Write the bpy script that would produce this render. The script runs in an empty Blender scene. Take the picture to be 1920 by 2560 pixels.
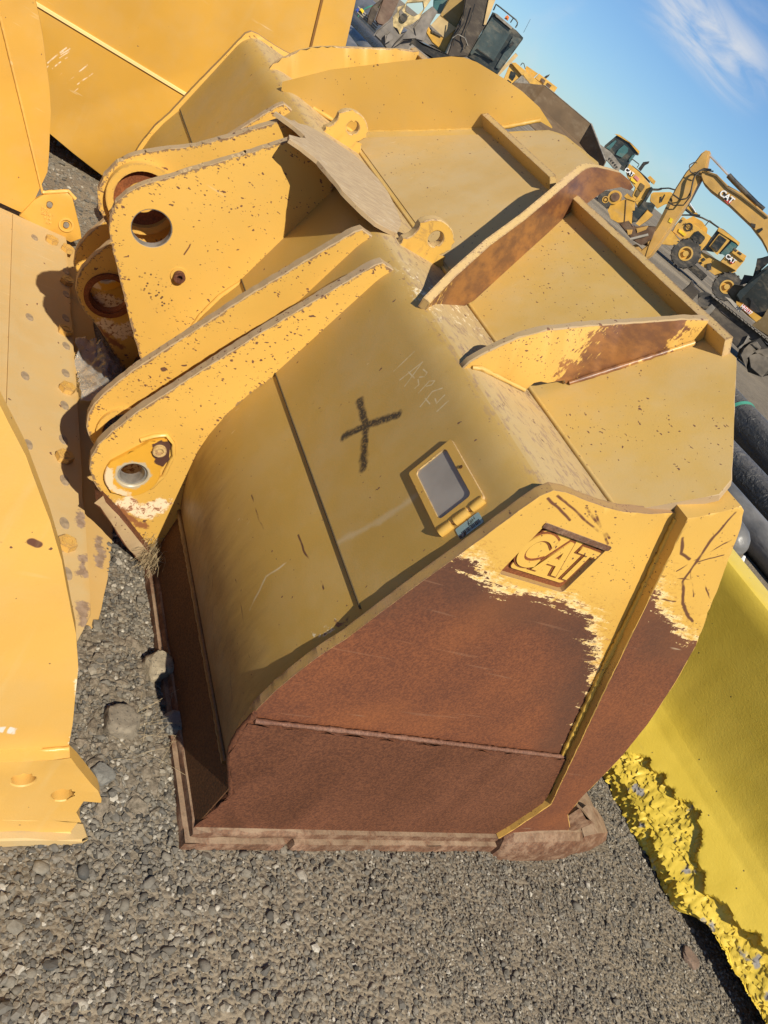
import bpy, bmesh, math, random
import numpy as np
from mathutils import Vector, Matrix, noise as mnoise
R = math.radians
rng = np.random.default_rng(7)
random.seed(7)
S = bpy.context.scene
COL = S.collection

# ------------------------------------------------------------------ camera
cam_d = bpy.data.cameras.new('camera')
cam = bpy.data.objects.new('camera', cam_d); COL.objects.link(cam)
AX = ((0.770, 0.250, 0.588), (-0.294, -0.678, 0.673), (0.567, -0.691, -0.449))   # rows: world axes in (right, down, forward)
def _norm(v): return Vector(v).normalized()
c_f = _norm((AX[0][2], AX[1][2], AX[2][2]))
c_r = Vector((AX[0][0], AX[1][0], AX[2][0])); c_r = (c_r - c_f*c_r.dot(c_f)).normalized()
c_u = c_r.cross(c_f)
cam.matrix_world = Matrix(((c_r.x, c_u.x, -c_f.x, -0.991), (c_r.y, c_u.y, -c_f.y, -0.924), (c_r.z, c_u.z, -c_f.z, 1.75), (0, 0, 0, 1)))
cam_d.sensor_fit = 'VERTICAL'; cam_d.sensor_height = 36.0; cam_d.lens = 36.0*2023.2/2560.0
cam_d.clip_start = 0.05; cam_d.clip_end = 6000
S.camera = cam
# ------------------------------------------------------------------ sun, sky, exposure
SUN_AZ, SUN_EL = R(-97), R(45)
sd = Vector((math.cos(SUN_EL)*math.cos(SUN_AZ), math.cos(SUN_EL)*math.sin(SUN_AZ), math.sin(SUN_EL)))
sl = bpy.data.lights.new('sun', 'SUN'); sl.energy = 5.0; sl.angle = R(0.5); sl.color = (1.0, 0.92, 0.77)
so = bpy.data.objects.new('sun', sl); COL.objects.link(so)
so.rotation_euler = (-sd).to_track_quat('-Z', 'Y').to_euler(); so.location = (6, -9, 16)
W_ = bpy.data.worlds.new('World'); S.world = W_; W_.use_nodes = True
wt = W_.node_tree; wn = wt.nodes; wl = wt.links; wn.clear()
out = wn.new('ShaderNodeOutputWorld'); bg = wn.new('ShaderNodeBackground'); bg.inputs['Strength'].default_value = 0.073
sky = wn.new('ShaderNodeTexSky'); sky.sky_type = 'NISHITA'; sky.sun_disc = False
sky.sun_elevation = SUN_EL; sky.sun_rotation = math.atan2(sd.x, sd.y)
sky.air_density = 1.0; sky.dust_density = 0.12; sky.ozone_density = 1.7; sky.altitude = 50
geo = wn.new('ShaderNodeTexCoord')
mp = wn.new('ShaderNodeMapping'); mp.inputs['Rotation'].default_value = (R(20), R(-35), R(25)); mp.inputs['Scale'].default_value = (2.2, 9.0, 7.0)
nz = wn.new('ShaderNodeTexNoise'); nz.inputs['Scale'].default_value = 1.3; nz.inputs['Detail'].default_value = 7; nz.inputs['Roughness'].default_value = 0.62; nz.inputs['Distortion'].default_value = 0.6
mr = wn.new('ShaderNodeMapRange'); mr.interpolation_type = 'SMOOTHSTEP'
for k, v in (('From Min', 0.50), ('From Max', 0.80), ('To Min', 0.0), ('To Max', 0.30)): mr.inputs[k].default_value = v
mxc = wn.new('ShaderNodeMix'); mxc.data_type = 'RGBA'; mxc.inputs[7].default_value = (7.6, 7.9, 8.4, 1)
cdv = (0.612, 0.776, 0.150); cdu = Vector((0.092, -0.070, -0.010)).normalized()      # a wisp of cirrus: its heading and the run of its streaks
cdn = Vector(cdv).normalized(); cdu = (cdu - cdn*cdu.dot(cdn)).normalized(); cdw = cdn.cross(cdu)
def wdot(v):
    q = wn.new('ShaderNodeVectorMath'); q.operation = 'DOT_PRODUCT'; q.inputs[1].default_value = tuple(v); wl.new(geo.outputs['Generated'], q.inputs[0]); return q.outputs[1]
def wmr(v, lo, hi, a, b):
    q = wn.new('ShaderNodeMapRange'); q.interpolation_type = 'SMOOTHSTEP'
    for i, x in enumerate((lo, hi, a, b)): q.inputs[1+i].default_value = x
    wl.new(v, q.inputs[0]); return q.outputs[0]
def wmath(op, a, b):
    q = wn.new('ShaderNodeMath'); q.operation = op
    for i, x in enumerate((a, b)):
        if isinstance(x, (int, float)): q.inputs[i].default_value = x
        else: wl.new(x, q.inputs[i])
    return q.outputs[0]
au, aw = wdot(cdu), wdot(cdw)
cxy = wn.new('ShaderNodeCombineXYZ'); wl.new(wmath('MULTIPLY', au, 5.0), cxy.inputs[0]); wl.new(wmath('MULTIPLY', aw, 22.0), cxy.inputs[1])
nz2 = wn.new('ShaderNodeTexNoise'); nz2.inputs['Scale'].default_value = 1.6; nz2.inputs['Detail'].default_value = 8; nz2.inputs['Roughness'].default_value = 0.6; nz2.inputs['Distortion'].default_value = 0.9
wl.new(cxy.outputs[0], nz2.inputs['Vector'])
wisp = wmath('MULTIPLY', wmath('MULTIPLY', wmr(wmath('ABSOLUTE', aw, 0.0), 0.008, 0.040, 1.0, 0.0), wmr(wmath('ABSOLUTE', au, 0.0), 0.03, 0.10, 1.0, 0.0)), wmr(nz2.outputs[0], 0.30, 0.66, 0.0, 0.9))
wl.new(geo.outputs['Generated'], mp.inputs['Vector']); wl.new(mp.outputs[0], nz.inputs['Vector']); wl.new(nz.outputs[0], mr.inputs[0])
tn = wn.new('ShaderNodeMix'); tn.data_type = 'RGBA'; tn.blend_type = 'MULTIPLY'; tn.inputs[0].default_value = 1.0; tn.inputs[7].default_value = (0.60, 0.83, 1.12, 1)
wl.new(sky.outputs[0], tn.inputs[6]); wl.new(wmath('MAXIMUM', mr.outputs[0], wmath('MULTIPLY', wisp, wmr(wdot(cdn), 0.5, 0.9, 0.0, 1.0))), mxc.inputs[0]); wl.new(tn.outputs[2], mxc.inputs[6]); wl.new(mxc.outputs[2], bg.inputs['Color']); wl.new(bg.outputs[0], out.inputs[0])
S.view_settings.view_transform = 'Standard'; S.view_settings.look = 'None'; S.view_settings.gamma = 1.0
S.view_settings.use_curve_mapping = False; S.view_settings.exposure = 0.36

# ------------------------------------------------------------------ node helpers
class NT:
    def __init__(s, name):
        s.m = bpy.data.materials.new(name); s.m.use_nodes = True
        s.t = s.m.node_tree; s.t.nodes.clear()
        s.out = s.t.nodes.new('ShaderNodeOutputMaterial'); s.b = s.t.nodes.new('ShaderNodeBsdfPrincipled')
        s.t.links.new(s.b.outputs[0], s.out.inputs[0])
        s.co = s.t.nodes.new('ShaderNodeTexCoord').outputs['Object']
    def set(s, sock, v):
        if hasattr(v, 'is_linked') or isinstance(v, bpy.types.NodeSocket): s.t.links.new(v, sock)
        else: sock.default_value = v
    def noise(s, scale, detail=2.0, vec=None, rough=0.5, dist=0.0, col=False):
        n = s.t.nodes.new('ShaderNodeTexNoise'); n.inputs['Scale'].default_value = scale; n.inputs['Detail'].default_value = detail
        n.inputs['Roughness'].default_value = rough; n.inputs['Distortion'].default_value = dist
        s.t.links.new(vec or s.co, n.inputs['Vector']); return n.outputs[1 if col else 0]
    def voro(s, scale, vec=None, feature='F1', rnd=1.0):
        n = s.t.nodes.new('ShaderNodeTexVoronoi'); n.feature = feature; n.inputs['Scale'].default_value = scale; n.inputs['Randomness'].default_value = rnd
        s.t.links.new(vec or s.co, n.inputs['Vector']); return n
    def math(s, op, a, b=0.0, c=0.0, clamp=False):
        n = s.t.nodes.new('ShaderNodeMath'); n.operation = op; n.use_clamp = clamp
        s.set(n.inputs[0], a); s.set(n.inputs[1], b); s.set(n.inputs[2], c); return n.outputs[0]
    def vm(s, op, a, b=(0, 0, 0), val=False):
        n = s.t.nodes.new('ShaderNodeVectorMath'); n.operation = op
        s.set(n.inputs[0], a)
        if op == 'SCALE': s.set(n.inputs['Scale'], b)
        else: s.set(n.inputs[1], b)
        return n.outputs[1 if val else 0]
    def ss(s, v, lo, hi, a=0.0, b=1.0):
        n = s.t.nodes.new('ShaderNodeMapRange'); n.interpolation_type = 'SMOOTHSTEP'
        s.set(n.inputs[0], v); s.set(n.inputs[1], lo); s.set(n.inputs[2], hi); s.set(n.inputs[3], a); s.set(n.inputs[4], b); return n.outputs[0]
    def mix(s, f, a, b, typ='MIX'):
        n = s.t.nodes.new('ShaderNodeMix'); n.data_type = 'RGBA'; n.blend_type = typ
        for i, v in ((0, f), (6, a), (7, b)):
            if isinstance(v, tuple) and len(v) == 3: v = (*v, 1)
            s.set(n.inputs[i], v)
        return n.outputs[2]
    def attr(s, name):
        n = s.t.nodes.new('ShaderNodeAttribute'); n.attribute_name = name; return n.outputs['Fac']
    def nrmz(s):
        g = s.t.nodes.new('ShaderNodeNewGeometry'); x = s.t.nodes.new('ShaderNodeSeparateXYZ'); s.t.links.new(g.outputs['True Normal'], x.inputs[0]); return x.outputs[2]
    def xyz(s, v=None):
        x = s.t.nodes.new('ShaderNodeSeparateXYZ'); s.t.links.new(v or s.co, x.inputs[0]); return x.outputs
    def comb(s, x, y, z):
        n = s.t.nodes.new('ShaderNodeCombineXYZ'); s.set(n.inputs[0], x); s.set(n.inputs[1], y); s.set(n.inputs[2], z); return n.outputs[0]
    def map(s, scale, rot=(0, 0, 0), loc=(0, 0, 0), vec=None):
        n = s.t.nodes.new('ShaderNodeMapping'); n.inputs['Scale'].default_value = scale; n.inputs['Rotation'].default_value = rot; n.inputs['Location'].default_value = loc
        s.t.links.new(vec or s.co, n.inputs['Vector']); return n.outputs[0]
    def seg(s, vec, a, b):
        """distance from 2-D point (vec, z = 0) to the segment a-b"""
        a3 = Vector((a[0], a[1], 0)); d = Vector((b[0], b[1], 0)) - a3; L2 = max(d.length_squared, 1e-9)
        pa = s.vm('SUBTRACT', vec, tuple(a3)); t = s.math('MULTIPLY', s.vm('DOT_PRODUCT', pa, tuple(d), True), 1/L2, clamp=True)
        q = s.vm('SUBTRACT', pa, s.vm('SCALE', tuple(d), t)); return s.vm('LENGTH', q, val=True)
    def mind(s, vec, segs):
        r = None
        for a, b in segs:
            d = s.seg(vec, a, b); r = d if r is None else s.math('MINIMUM', r, d)
        return r
    def bump(s, h, strength=0.3, dist=0.004):
        n = s.t.nodes.new('ShaderNodeBump'); n.inputs['Strength'].default_value = strength; n.inputs['Distance'].default_value = dist
        s.t.links.new(h, n.inputs['Height']); s.t.links.new(n.outputs[0], s.b.inputs['Normal'])
    def fin(s, col, rough=0.5, metal=0.0, spec=0.5):
        if isinstance(col, tuple) and len(col) == 3: col = (*col, 1)
        s.set(s.b.inputs['Base Color'], col); s.set(s.b.inputs['Roughness'], rough); s.b.inputs['Metallic'].default_value = metal
        s.b.inputs['Specular IOR Level'].default_value = spec; return s.m

YEL = (0.60, 0.352, 0.072); DULL = (0.43, 0.262, 0.050); DUST = (0.47, 0.345, 0.175); RUST = (0.112, 0.031, 0.012)
def flecks(n, dens, scale, vec=None, near=None):
    """small irregular paint chips: clustered, of very different sizes"""
    v = n.voro(scale, vec); c = n.xyz(v.outputs['Color'])
    big = n.noise(4.5, 3, rough=0.6)
    lim = n.math('ADD', 1.0 - dens*.85, n.math('MULTIPLY', n.math('SUBTRACT', 0.5, big), dens*3.6))
    if near is not None: lim = n.math('SUBTRACT', lim, near)
    k = n.math('MAXIMUM', n.math('SUBTRACT', c[0], lim), 0.0)
    r = n.math('MULTIPLY', n.math('POWER', n.math('MULTIPLY', k, 1.0/max(dens, .05), clamp=True), 0.7), n.math('ADD', 0.17, n.math('MULTIPLY', n.math('POWER', c[1], 3.0), 0.40)))
    d = n.math('ADD', v.outputs['Distance'], n.math('MULTIPLY', n.math('SUBTRACT', n.noise(scale*2.6, 2), 0.5), 0.30))
    return n.math('MULTIPLY', n.ss(n.math('SUBTRACT', r, d), 0.0, 0.05), n.math('GREATER_THAN', k, 0.0001))
def rustcol(n, a=RUST, b=(0.180, 0.052, 0.016), sc=1.0):
    f = n.ss(n.noise(5*sc, 4), 0.3, 0.75); f2 = n.ss(n.noise(170*sc, 3, rough=0.7), 0.3, 0.72)
    c = n.mix(f, a, b); return n.mix(f2, n.mix(0.45, c, (0.05, 0.017, 0.008)), n.mix(0.18, c, (0.45, 0.16, 0.05)))
def paint(name, base=YEL, chips=0.12, cscale=42, dust=0.15, dustc=DUST, up=0.0, rough=0.38, wear=False, marks=None, stretch=None, edge=0.0, grime=0.0, rim=0.0):
    n = NT(name)
    c = n.mix(n.ss(n.noise(2.2, 3), 0.25, 0.8), tuple(x*0.90 for x in base), tuple(min(1, x*1.08) for x in base))
    dn = n.ss(n.noise(6.5, 5, rough=0.65), 0.35, 0.75, dust*0.5, dust*1.5)
    if up > 0:
        dn = n.math('MAXIMUM', dn, n.math('MULTIPLY', n.ss(n.nrmz(), 0.70, 0.985), n.ss(n.noise(20, 4), 0.1, 0.6, up*0.75, up)))
    c = n.mix(dn, c, dustc)
    if up > 0:
        st = n.noise(1.0, 5, n.map((70, 22, 40), (0, 0, R(20))), rough=0.72); c = n.mix(n.math('MULTIPLY', n.ss(st, 0.50, 0.64, 0, 0.75), n.ss(n.nrmz(), 0.55, 0.93)), c, (0.27, 0.175, 0.115))
    if grime > 0:
        gv = n.map((1.5, 22, 22)); c = n.mix(n.ss(n.noise(5, 4, gv), 0.52, 0.75, 0, grime), c, (0.26, 0.15, 0.06))
    vec = n.map(stretch) if stretch else None
    if chips > 0:
        vec2 = n.vm('ADD', vec or n.co, n.vm('SCALE', n.vm('SUBTRACT', n.noise(25, 2, col=True), (0.5, 0.5, 0.5)), 0.02))
        vec2 = n.vm('ADD', vec2, n.vm('SCALE', n.vm('SUBTRACT', n.noise(140, 2, vec, col=True), (0.5, 0.5, 0.5)), 0.0075))
        near = n.math('MULTIPLY', n.ss(n.attr('rim'), .055, .0), .35) if rim > 0 else None
        k = flecks(n, min(.7, chips*1.9), cscale*3.4, vec2, near)
        c = n.mix(k, c, n.mix(n.noise(90, 2), (0.10, 0.045, 0.03), (0.20, 0.10, 0.055)))
        k2 = flecks(n, chips*0.16, cscale*1.7, n.vm('ADD', vec2, (3.1, 7.7, 1.3)))
        c = n.mix(k2, c, (0.13, 0.065, 0.04))
    rr = n.ss(dn, 0.0, 0.6, rough, 0.85)
    if wear:   # 'wear' point attribute: signed distance in metres, positive inside the bare steel
        w = n.attr('wear')
        sv = n.map((10, 60, 60), (0, R(8), 0))
        jag = n.math('ADD', n.math('MULTIPLY', n.math('SUBTRACT', n.noise(1.0, 5, sv, rough=0.75), 0.5), 0.17), n.math('MULTIPLY', n.math('SUBTRACT', n.noise(70, 5, rough=0.75), 0.5), 0.075))
        wj = n.math('ADD', w, jag)
        c = n.mix(n.math('MULTIPLY', n.ss(wj, -0.034, -0.004), n.ss(n.noise(40, 3), 0.2, 0.6)), c, (0.80, 0.60, 0.30))
        c = n.mix(n.math('MULTIPLY', n.ss(n.math('ADD', w, n.math('MULTIPLY', jag, 1.2)), -0.10, -0.01, 0, .75), n.ss(n.noise(120, 4, n.map((.5, 1, 1)), rough=.75), .52, .66)), c, (.30, .12, .035))
        k = n.ss(wj, -0.004, 0.004); rc = rustcol(n)
        rc = n.mix(n.math('MULTIPLY', n.ss(n.math('ADD', w, n.math('MULTIPLY', n.math('SUBTRACT', n.noise(6, 4, rough=.65), .5), .22)), 0.17, 0.03), 0.62), rc, (0.060, 0.026, 0.014))
        rc = n.mix(n.ss(n.noise(1.0, 3, n.map((3, 3, 70), (0, R(-14), 0))), .66, .72, 0, .22), rc, (0.30, 0.16, 0.09)); rc = n.mix(n.ss(n.noise(2.3, 4), .45, .72, 0, .35), rc, (0.26, 0.085, 0.022)); c = n.mix(k, c, rc); rr = n.mix(k, rr, (0.8, 0.8, 0.8))
    if rim > 0:   # 'rim' point attribute: distance in from the cut edge
        e = n.math('SUBTRACT', n.ss(n.attr('rim'), 0.016, 0.0), n.ss(n.noise(75, 5, rough=0.75), 0.30, 0.62))
        c = n.mix(n.ss(e, 0.02, 0.18, 0, rim), c, n.mix(n.noise(60, 2), (0.12, 0.06, 0.035), (0.30, 0.20, 0.11)))
    if edge > 0:
        bv = n.t.nodes.new('ShaderNodeBevel'); bv.samples = 4; bv.inputs['Radius'].default_value = 0.010
        g = n.t.nodes.new('ShaderNodeNewGeometry')
        dt = n.vm('DOT_PRODUCT', bv.outputs[0], g.outputs['True Normal'], True)
        e = n.math('MULTIPLY', n.math('SUBTRACT', 1.0, dt), n.ss(n.noise(70, 4, rough=0.7), 0.42, 0.6))
        c = n.mix(n.ss(e, 0.01, 0.09, 0, edge), c, n.mix(n.noise(60, 2), (0.12, 0.055, 0.035), (0.30, 0.19, 0.11)))
    sl_ = n.noise(1.0, 2, n.map((4, 120, 35), (R(30), R(20), R(40)))); c = n.mix(n.math('MULTIPLY', n.ss(sl_, 0.70, 0.74, 0, 0.5), n.ss(n.noise(2.5, 2), 0.5, 0.62)), c, n.mix(0.6, c, (0.75, 0.62, 0.40)))
    if marks: c = marks(n, c)
    bh = n.math('ADD', n.math('MULTIPLY', n.noise(26, 4), 0.6), n.math('MULTIPLY', n.noise(260, 2), 0.4))
    bh = n.math('ADD', bh, n.math('MULTIPLY', n.noise(4.0, 2), 2.2))
    n.bump(bh, 0.16, 0.004)
    return n.fin(c, rr)
def rust(name, a=RUST, b=(0.27, 0.088, 0.028), rough=0.78, pale=0.0, edgy=False, sc=1.0, dusty=0.0):
    n = NT(name); c = rustcol(n, a, b, sc)
    if pale > 0:
        c = n.mix(n.ss(n.noise(26, 5, rough=0.7), 0.42, 0.66, 0, pale), c, (0.42, 0.29, 0.19))
        c = n.mix(n.ss(n.voro(70).outputs['Distance'], 0.25, 0.1, 0, 0.5), c, (0.09, 0.045, 0.035))
    if dusty > 0: c = n.mix(n.math('MULTIPLY', n.ss(n.nrmz(), 0.6, 0.97, 0, dusty), n.ss(n.noise(22, 5, n.map((1, .4, 1)), rough=.7), .30, .55)), c, (0.30, 0.225, 0.145))
    n.bump(n.noise(150, 4, rough=0.7), 0.35, 0.004)
    return n.fin(c, rough, spec=.25)
def plain(name, col, rough=0.6, metal=0.0, var=0.15, sc=6.0, bump=0.0):
    n = NT(name); c = n.mix(n.ss(n.noise(sc, 4), 0.25, 0.75), tuple(x*(1-var) for x in col), tuple(min(1, x*(1+var)) for x in col))
    if bump: n.bump(n.noise(sc*8, 3), bump, 0.01)
    return n.fin(c, rough, metal)

# ------------------------------------------------------------------ mesh helpers
def tag(o, label=None, cat=None, group=None, kind=None):
    if label: o['label'] = label
    if cat: o['category'] = cat
    if group: o['group'] = group
    if kind: o['kind'] = kind
    return o
def empty(name, loc=(0, 0, 0), rz=0.0):
    o = bpy.data.objects.new(name, None); o.location = loc; o.rotation_euler = (0, 0, rz); o.empty_display_size = 0.3; COL.objects.link(o); return o
def finish(name, bm, mats, parent=None, smooth=35, loc=None):
    me = bpy.data.meshes.new(name); bmesh.ops.recalc_face_normals(bm, faces=bm.faces); bm.to_mesh(me); bm.free()
    for m in (mats if isinstance(mats, (list, tuple)) else [mats]): me.materials.append(m)
    if smooth: me.polygons.foreach_set('use_smooth', [True]*len(me.polygons)); me.set_sharp_from_angle(angle=R(smooth))
    o = bpy.data.objects.new(name, me); COL.objects.link(o)
    if parent: o.parent = parent
    if loc: o.location = loc
    return o
def densify(pts, step=0.02, jit=0.0, closed=True):
    r = []; n = len(pts)
    for i in range(n if closed else n-1):
        a = Vector(pts[i]); b = Vector(pts[(i+1) % n]); L = (b-a).length; k = max(1, int(L/step)) if step else 1
        for j in range(k):
            p = a.lerp(b, j/k)
            if jit: p = p + Vector((random.uniform(-jit, jit), random.uniform(-jit, jit)))
            r.append((p.x, p.y))
    if not closed: r.append(tuple(pts[-1]))
    return r
def circ(cx, cy, r, n=28, a0=0): return [(cx + r*math.cos(a0+2*math.pi*i/n), cy + r*math.sin(a0+2*math.pi*i/n)) for i in range(n)]
def rrect(x0, y0, x1, y1, r, n=4):
    o = []
    for cx, cy, a in ((x1-r, y1-r, 0), (x0+r, y1-r, 90), (x0+r, y0+r, 180), (x1-r, y0+r, 270)):
        for i in range(n+1): o.append((cx + r*math.cos(R(a+90*i/n)), cy + r*math.sin(R(a+90*i/n))))
    return o
def prism(bm, loops, t0, t1, frame=None, capm=0, sidem=0, bevel=0.0):
    """outline (first loop) with holes (other loops), extruded between t0 and t1; default plane xz, extruded along y; frame(a, b, t) -> xyz"""
    fr = frame or (lambda a, b, t: (a, t, b))
    V0, E = [], []
    for lp in loops:
        vs = [bm.verts.new(fr(a, b, t0)) for a, b in lp]; V0.append(vs)
        E += [bm.edges.new((vs[i], vs[(i+1) % len(vs)])) for i in range(len(vs))]
    res = bmesh.ops.triangle_fill(bm, use_beauty=True, use_dissolve=False, edges=E)
    caps = [f for f in res['geom'] if isinstance(f, bmesh.types.BMFace)]
    V1 = [[bm.verts.new(fr(a, b, t1)) for a, b in lp] for lp in loops]
    vm = {v: w for A, B in zip(V0, V1) for v, w in zip(A, B)}
    for f in caps:
        f.material_index = capm
        g = bm.faces.new([vm[v] for v in reversed(f.verts)]); g.material_index = capm
    sides = []
    for A, B in zip(V0, V1):
        for i in range(len(A)):
            j = (i+1) % len(A); f = bm.faces.new((A[i], A[j], B[j], B[i])); f.material_index = sidem; sides.append(f)
    if bevel:
        ed = [e for e in bm.edges if len(e.link_faces) == 2 and {e.link_faces[0] in sides, e.link_faces[1] in sides} == {True, False}] if len(sides) < 900 else []
        sset = set(sides); ed = [e for e in bm.edges if len(e.link_faces) == 2 and ((e.link_faces[0] in sset) != (e.link_faces[1] in sset))]
        bmesh.ops.bevel(bm, geom=ed, offset=bevel, segments=1, affect='EDGES', material=sidem, clamp_overlap=True)
    return bm
def plate(name, loops, t0, t1, mats, parent, frame=None, bevel=0.003, sidem=None, smooth=35):
    bm = bmesh.new(); ml = mats if isinstance(mats, (list, tuple)) else [mats]
    prism(bm, loops, t0, t1, frame, 0, (len(ml)-1) if sidem is None else sidem, bevel)
    return finish(name, bm, ml, parent, smooth)
def box(bm, c, s, rot=None, bevel=0.0, mat=0):
    M = Matrix.Translation(c) @ (rot.to_4x4() if rot else Matrix()) @ Matrix.Diagonal((*s, 1))
    r = bmesh.ops.create_cube(bm, size=1.0, matrix=M); fs = {f for v in r['verts'] for f in v.link_faces}
    for f in fs: f.material_index = mat
    if bevel: bmesh.ops.bevel(bm, geom=list({e for f in fs for e in f.edges}), offset=bevel, segments=2, affect='EDGES', material=-1)
def tube(bm, pts, r, n=8, mat=0, caps=True):
    pts = [Vector(p) for p in pts]; rings = []; up = None
    for i, p in enumerate(pts):
        t = (pts[min(i+1, len(pts)-1)] - pts[max(i-1, 0)]).normalized()
        if up is None: up = t.orthogonal().normalized()
        up = (up - t*up.dot(t)).normalized(); w = t.cross(up); rr = r[i] if isinstance(r, (list, tuple)) else r
        rings.append([bm.verts.new(p + up*rr*math.cos(2*math.pi*k/n) + w*rr*math.sin(2*math.pi*k/n)) for k in range(n)])
    for a, b in zip(rings, rings[1:]):
        for k in range(n):
            f = bm.faces.new((a[k], a[(k+1) % n], b[(k+1) % n], b[k])); f.material_index = mat
    if caps:
        for ring in (rings[0], rings[-1]):
            f = bm.faces.new(ring); f.material_index = mat
def cyl(bm, p0, p1, r, n=24, r2=None, mat=0): tube(bm, [p0, p1], [r, r if r2 is None else r2], n, mat)
def ring(bm, c, axis, r0, r1, t, n=32, mat=0):
    """annulus of thickness t along axis, starting at c"""
    ax = Vector(axis).normalized(); u = ax.orthogonal().normalized(); w = ax.cross(u); c = Vector(c); L = []
    for rr, d in ((r0, 0), (r1, 0), (r1, t), (r0, t)):
        L.append([bm.verts.new(c + ax*d + (u*math.cos(2*math.pi*k/n) + w*math.sin(2*math.pi*k/n))*rr) for k in range(n)])
    for i in range(4):
        a, b = L[i], L[(i+1) % 4]
        for k in range(n):
            f = bm.faces.new((a[k], a[(k+1) % n], b[(k+1) % n], b[k])); f.material_index = mat
def loft(bm, rows, mat=0, closed_u=False):
    g = [[bm.verts.new(p) for p in r] for r in rows]
    for a, b in zip(g, g[1:]):
        m = len(a)
        for k in range(m if closed_u else m-1):
            f = bm.faces.new((a[k], a[(k+1) % m], b[(k+1) % m], b[k])); f.material_index = mat
    return g
def sheet(name, rows, mats, parent=None, smooth=40, flip=False):
    bm = bmesh.new(); loft(bm, rows); me = bpy.data.meshes.new(name)
    if flip: bmesh.ops.reverse_faces(bm, faces=bm.faces)
    bm.to_mesh(me); bm.free(); me.materials.append(mats)
    me.polygons.foreach_set('use_smooth', [True]*len(me.polygons)); me.set_sharp_from_angle(angle=R(smooth))
    o = bpy.data.objects.new(name, me); COL.objects.link(o)
    if parent: o.parent = parent
    return o
def weld(name, pts, r, mat, parent, n=6, jit=0.25):
    """a lumpy weld bead along a polyline"""
    P = [Vector(p) for p in pts]; q = []
    for a, b in zip(P, P[1:]):
        k = max(2, int((b-a).length/0.012))
        q += [a.lerp(b, j/k) for j in range(k)]
    q.append(P[-1]); bm = bmesh.new(); tube(bm, q, [r*(1+random.uniform(-jit, jit)) for _ in q], n)
    return finish(name, bm, mat, parent, 60)
def gridcut(bm, step, lo, hi, axes=(0, 2)):
    for a in axes:
        v = lo[a] + step
        while v < hi[a]:
            co = [0, 0, 0]; no = [0, 0, 0]; co[a] = v + 1e-4*random.random(); no[a] = 1
            bmesh.ops.bisect_plane(bm, geom=bm.verts[:] + bm.edges[:] + bm.faces[:], dist=1e-6, plane_co=co, plane_no=no); v += step
def sdf(P, poly):
    """signed distance (positive inside) of 2-D points to a polygon"""
    P = np.asarray(P); V = np.asarray(poly); d = np.full(len(P), 1e9); ins = np.zeros(len(P), bool)
    for i in range(len(V)):
        a, b = V[i], V[(i+1) % len(V)]; e = b-a; w = P-a
        t = np.clip((w@e)/max(e@e, 1e-12), 0, 1); d = np.minimum(d, np.hypot(*(w-t[:, None]*e).T))
        c = ((a[1] <= P[:, 1]) & (b[1] > P[:, 1])) | ((b[1] <= P[:, 1]) & (a[1] > P[:, 1]))
        with np.errstate(divide='ignore', invalid='ignore'):
            xi = a[0] + (P[:, 1]-a[1])*(e[0]/(e[1] if e[1] else 1e-12))
        ins ^= c & (P[:, 0] < xi)
    return np.where(ins, d, -d)
def set_attr(o, vals, name='wear'):
    a = o.data.attributes.new(name, 'FLOAT', 'POINT'); a.data.foreach_set('value', np.asarray(vals, dtype=np.float32))
def vco(o):
    c = np.empty(len(o.data.vertices)*3); o.data.vertices.foreach_get('co', c); return c.reshape(-1, 3)
def text_mesh(name, body, size, M, mat, parent=None, extrude=0.004, bold=0.0, align='CENTER', shear=0.0, sx=1.0):
    cu = bpy.data.curves.new(name, 'FONT'); cu.body = body; cu.size = size; cu.extrude = extrude; cu.offset = bold; cu.align_x = align; cu.align_y = 'CENTER'; cu.shear = shear
    t = bpy.data.objects.new(name, cu); COL.objects.link(t); bpy.context.view_layer.update()
    me = bpy.data.meshes.new_from_object(t.evaluated_get(bpy.context.evaluated_depsgraph_get())); bpy.data.objects.remove(t); bpy.data.curves.remove(cu)
    me.transform(M @ Matrix.Diagonal((sx, 1, 1, 1))); me.materials.clear(); me.materials.append(mat); me.name = name
    o = bpy.data.objects.new(name, me); COL.objects.link(o)
    if parent: o.parent = parent
    return o
def frame_m(o, x, y):
    x = Vector(x).normalized(); z = x.cross(Vector(y)).normalized(); y = z.cross(x)
    return Matrix(((x.x, y.x, z.x, o[0]), (x.y, y.y, z.y, o[1]), (x.z, y.z, z.z, o[2]), (0, 0, 0, 1)))
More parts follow.
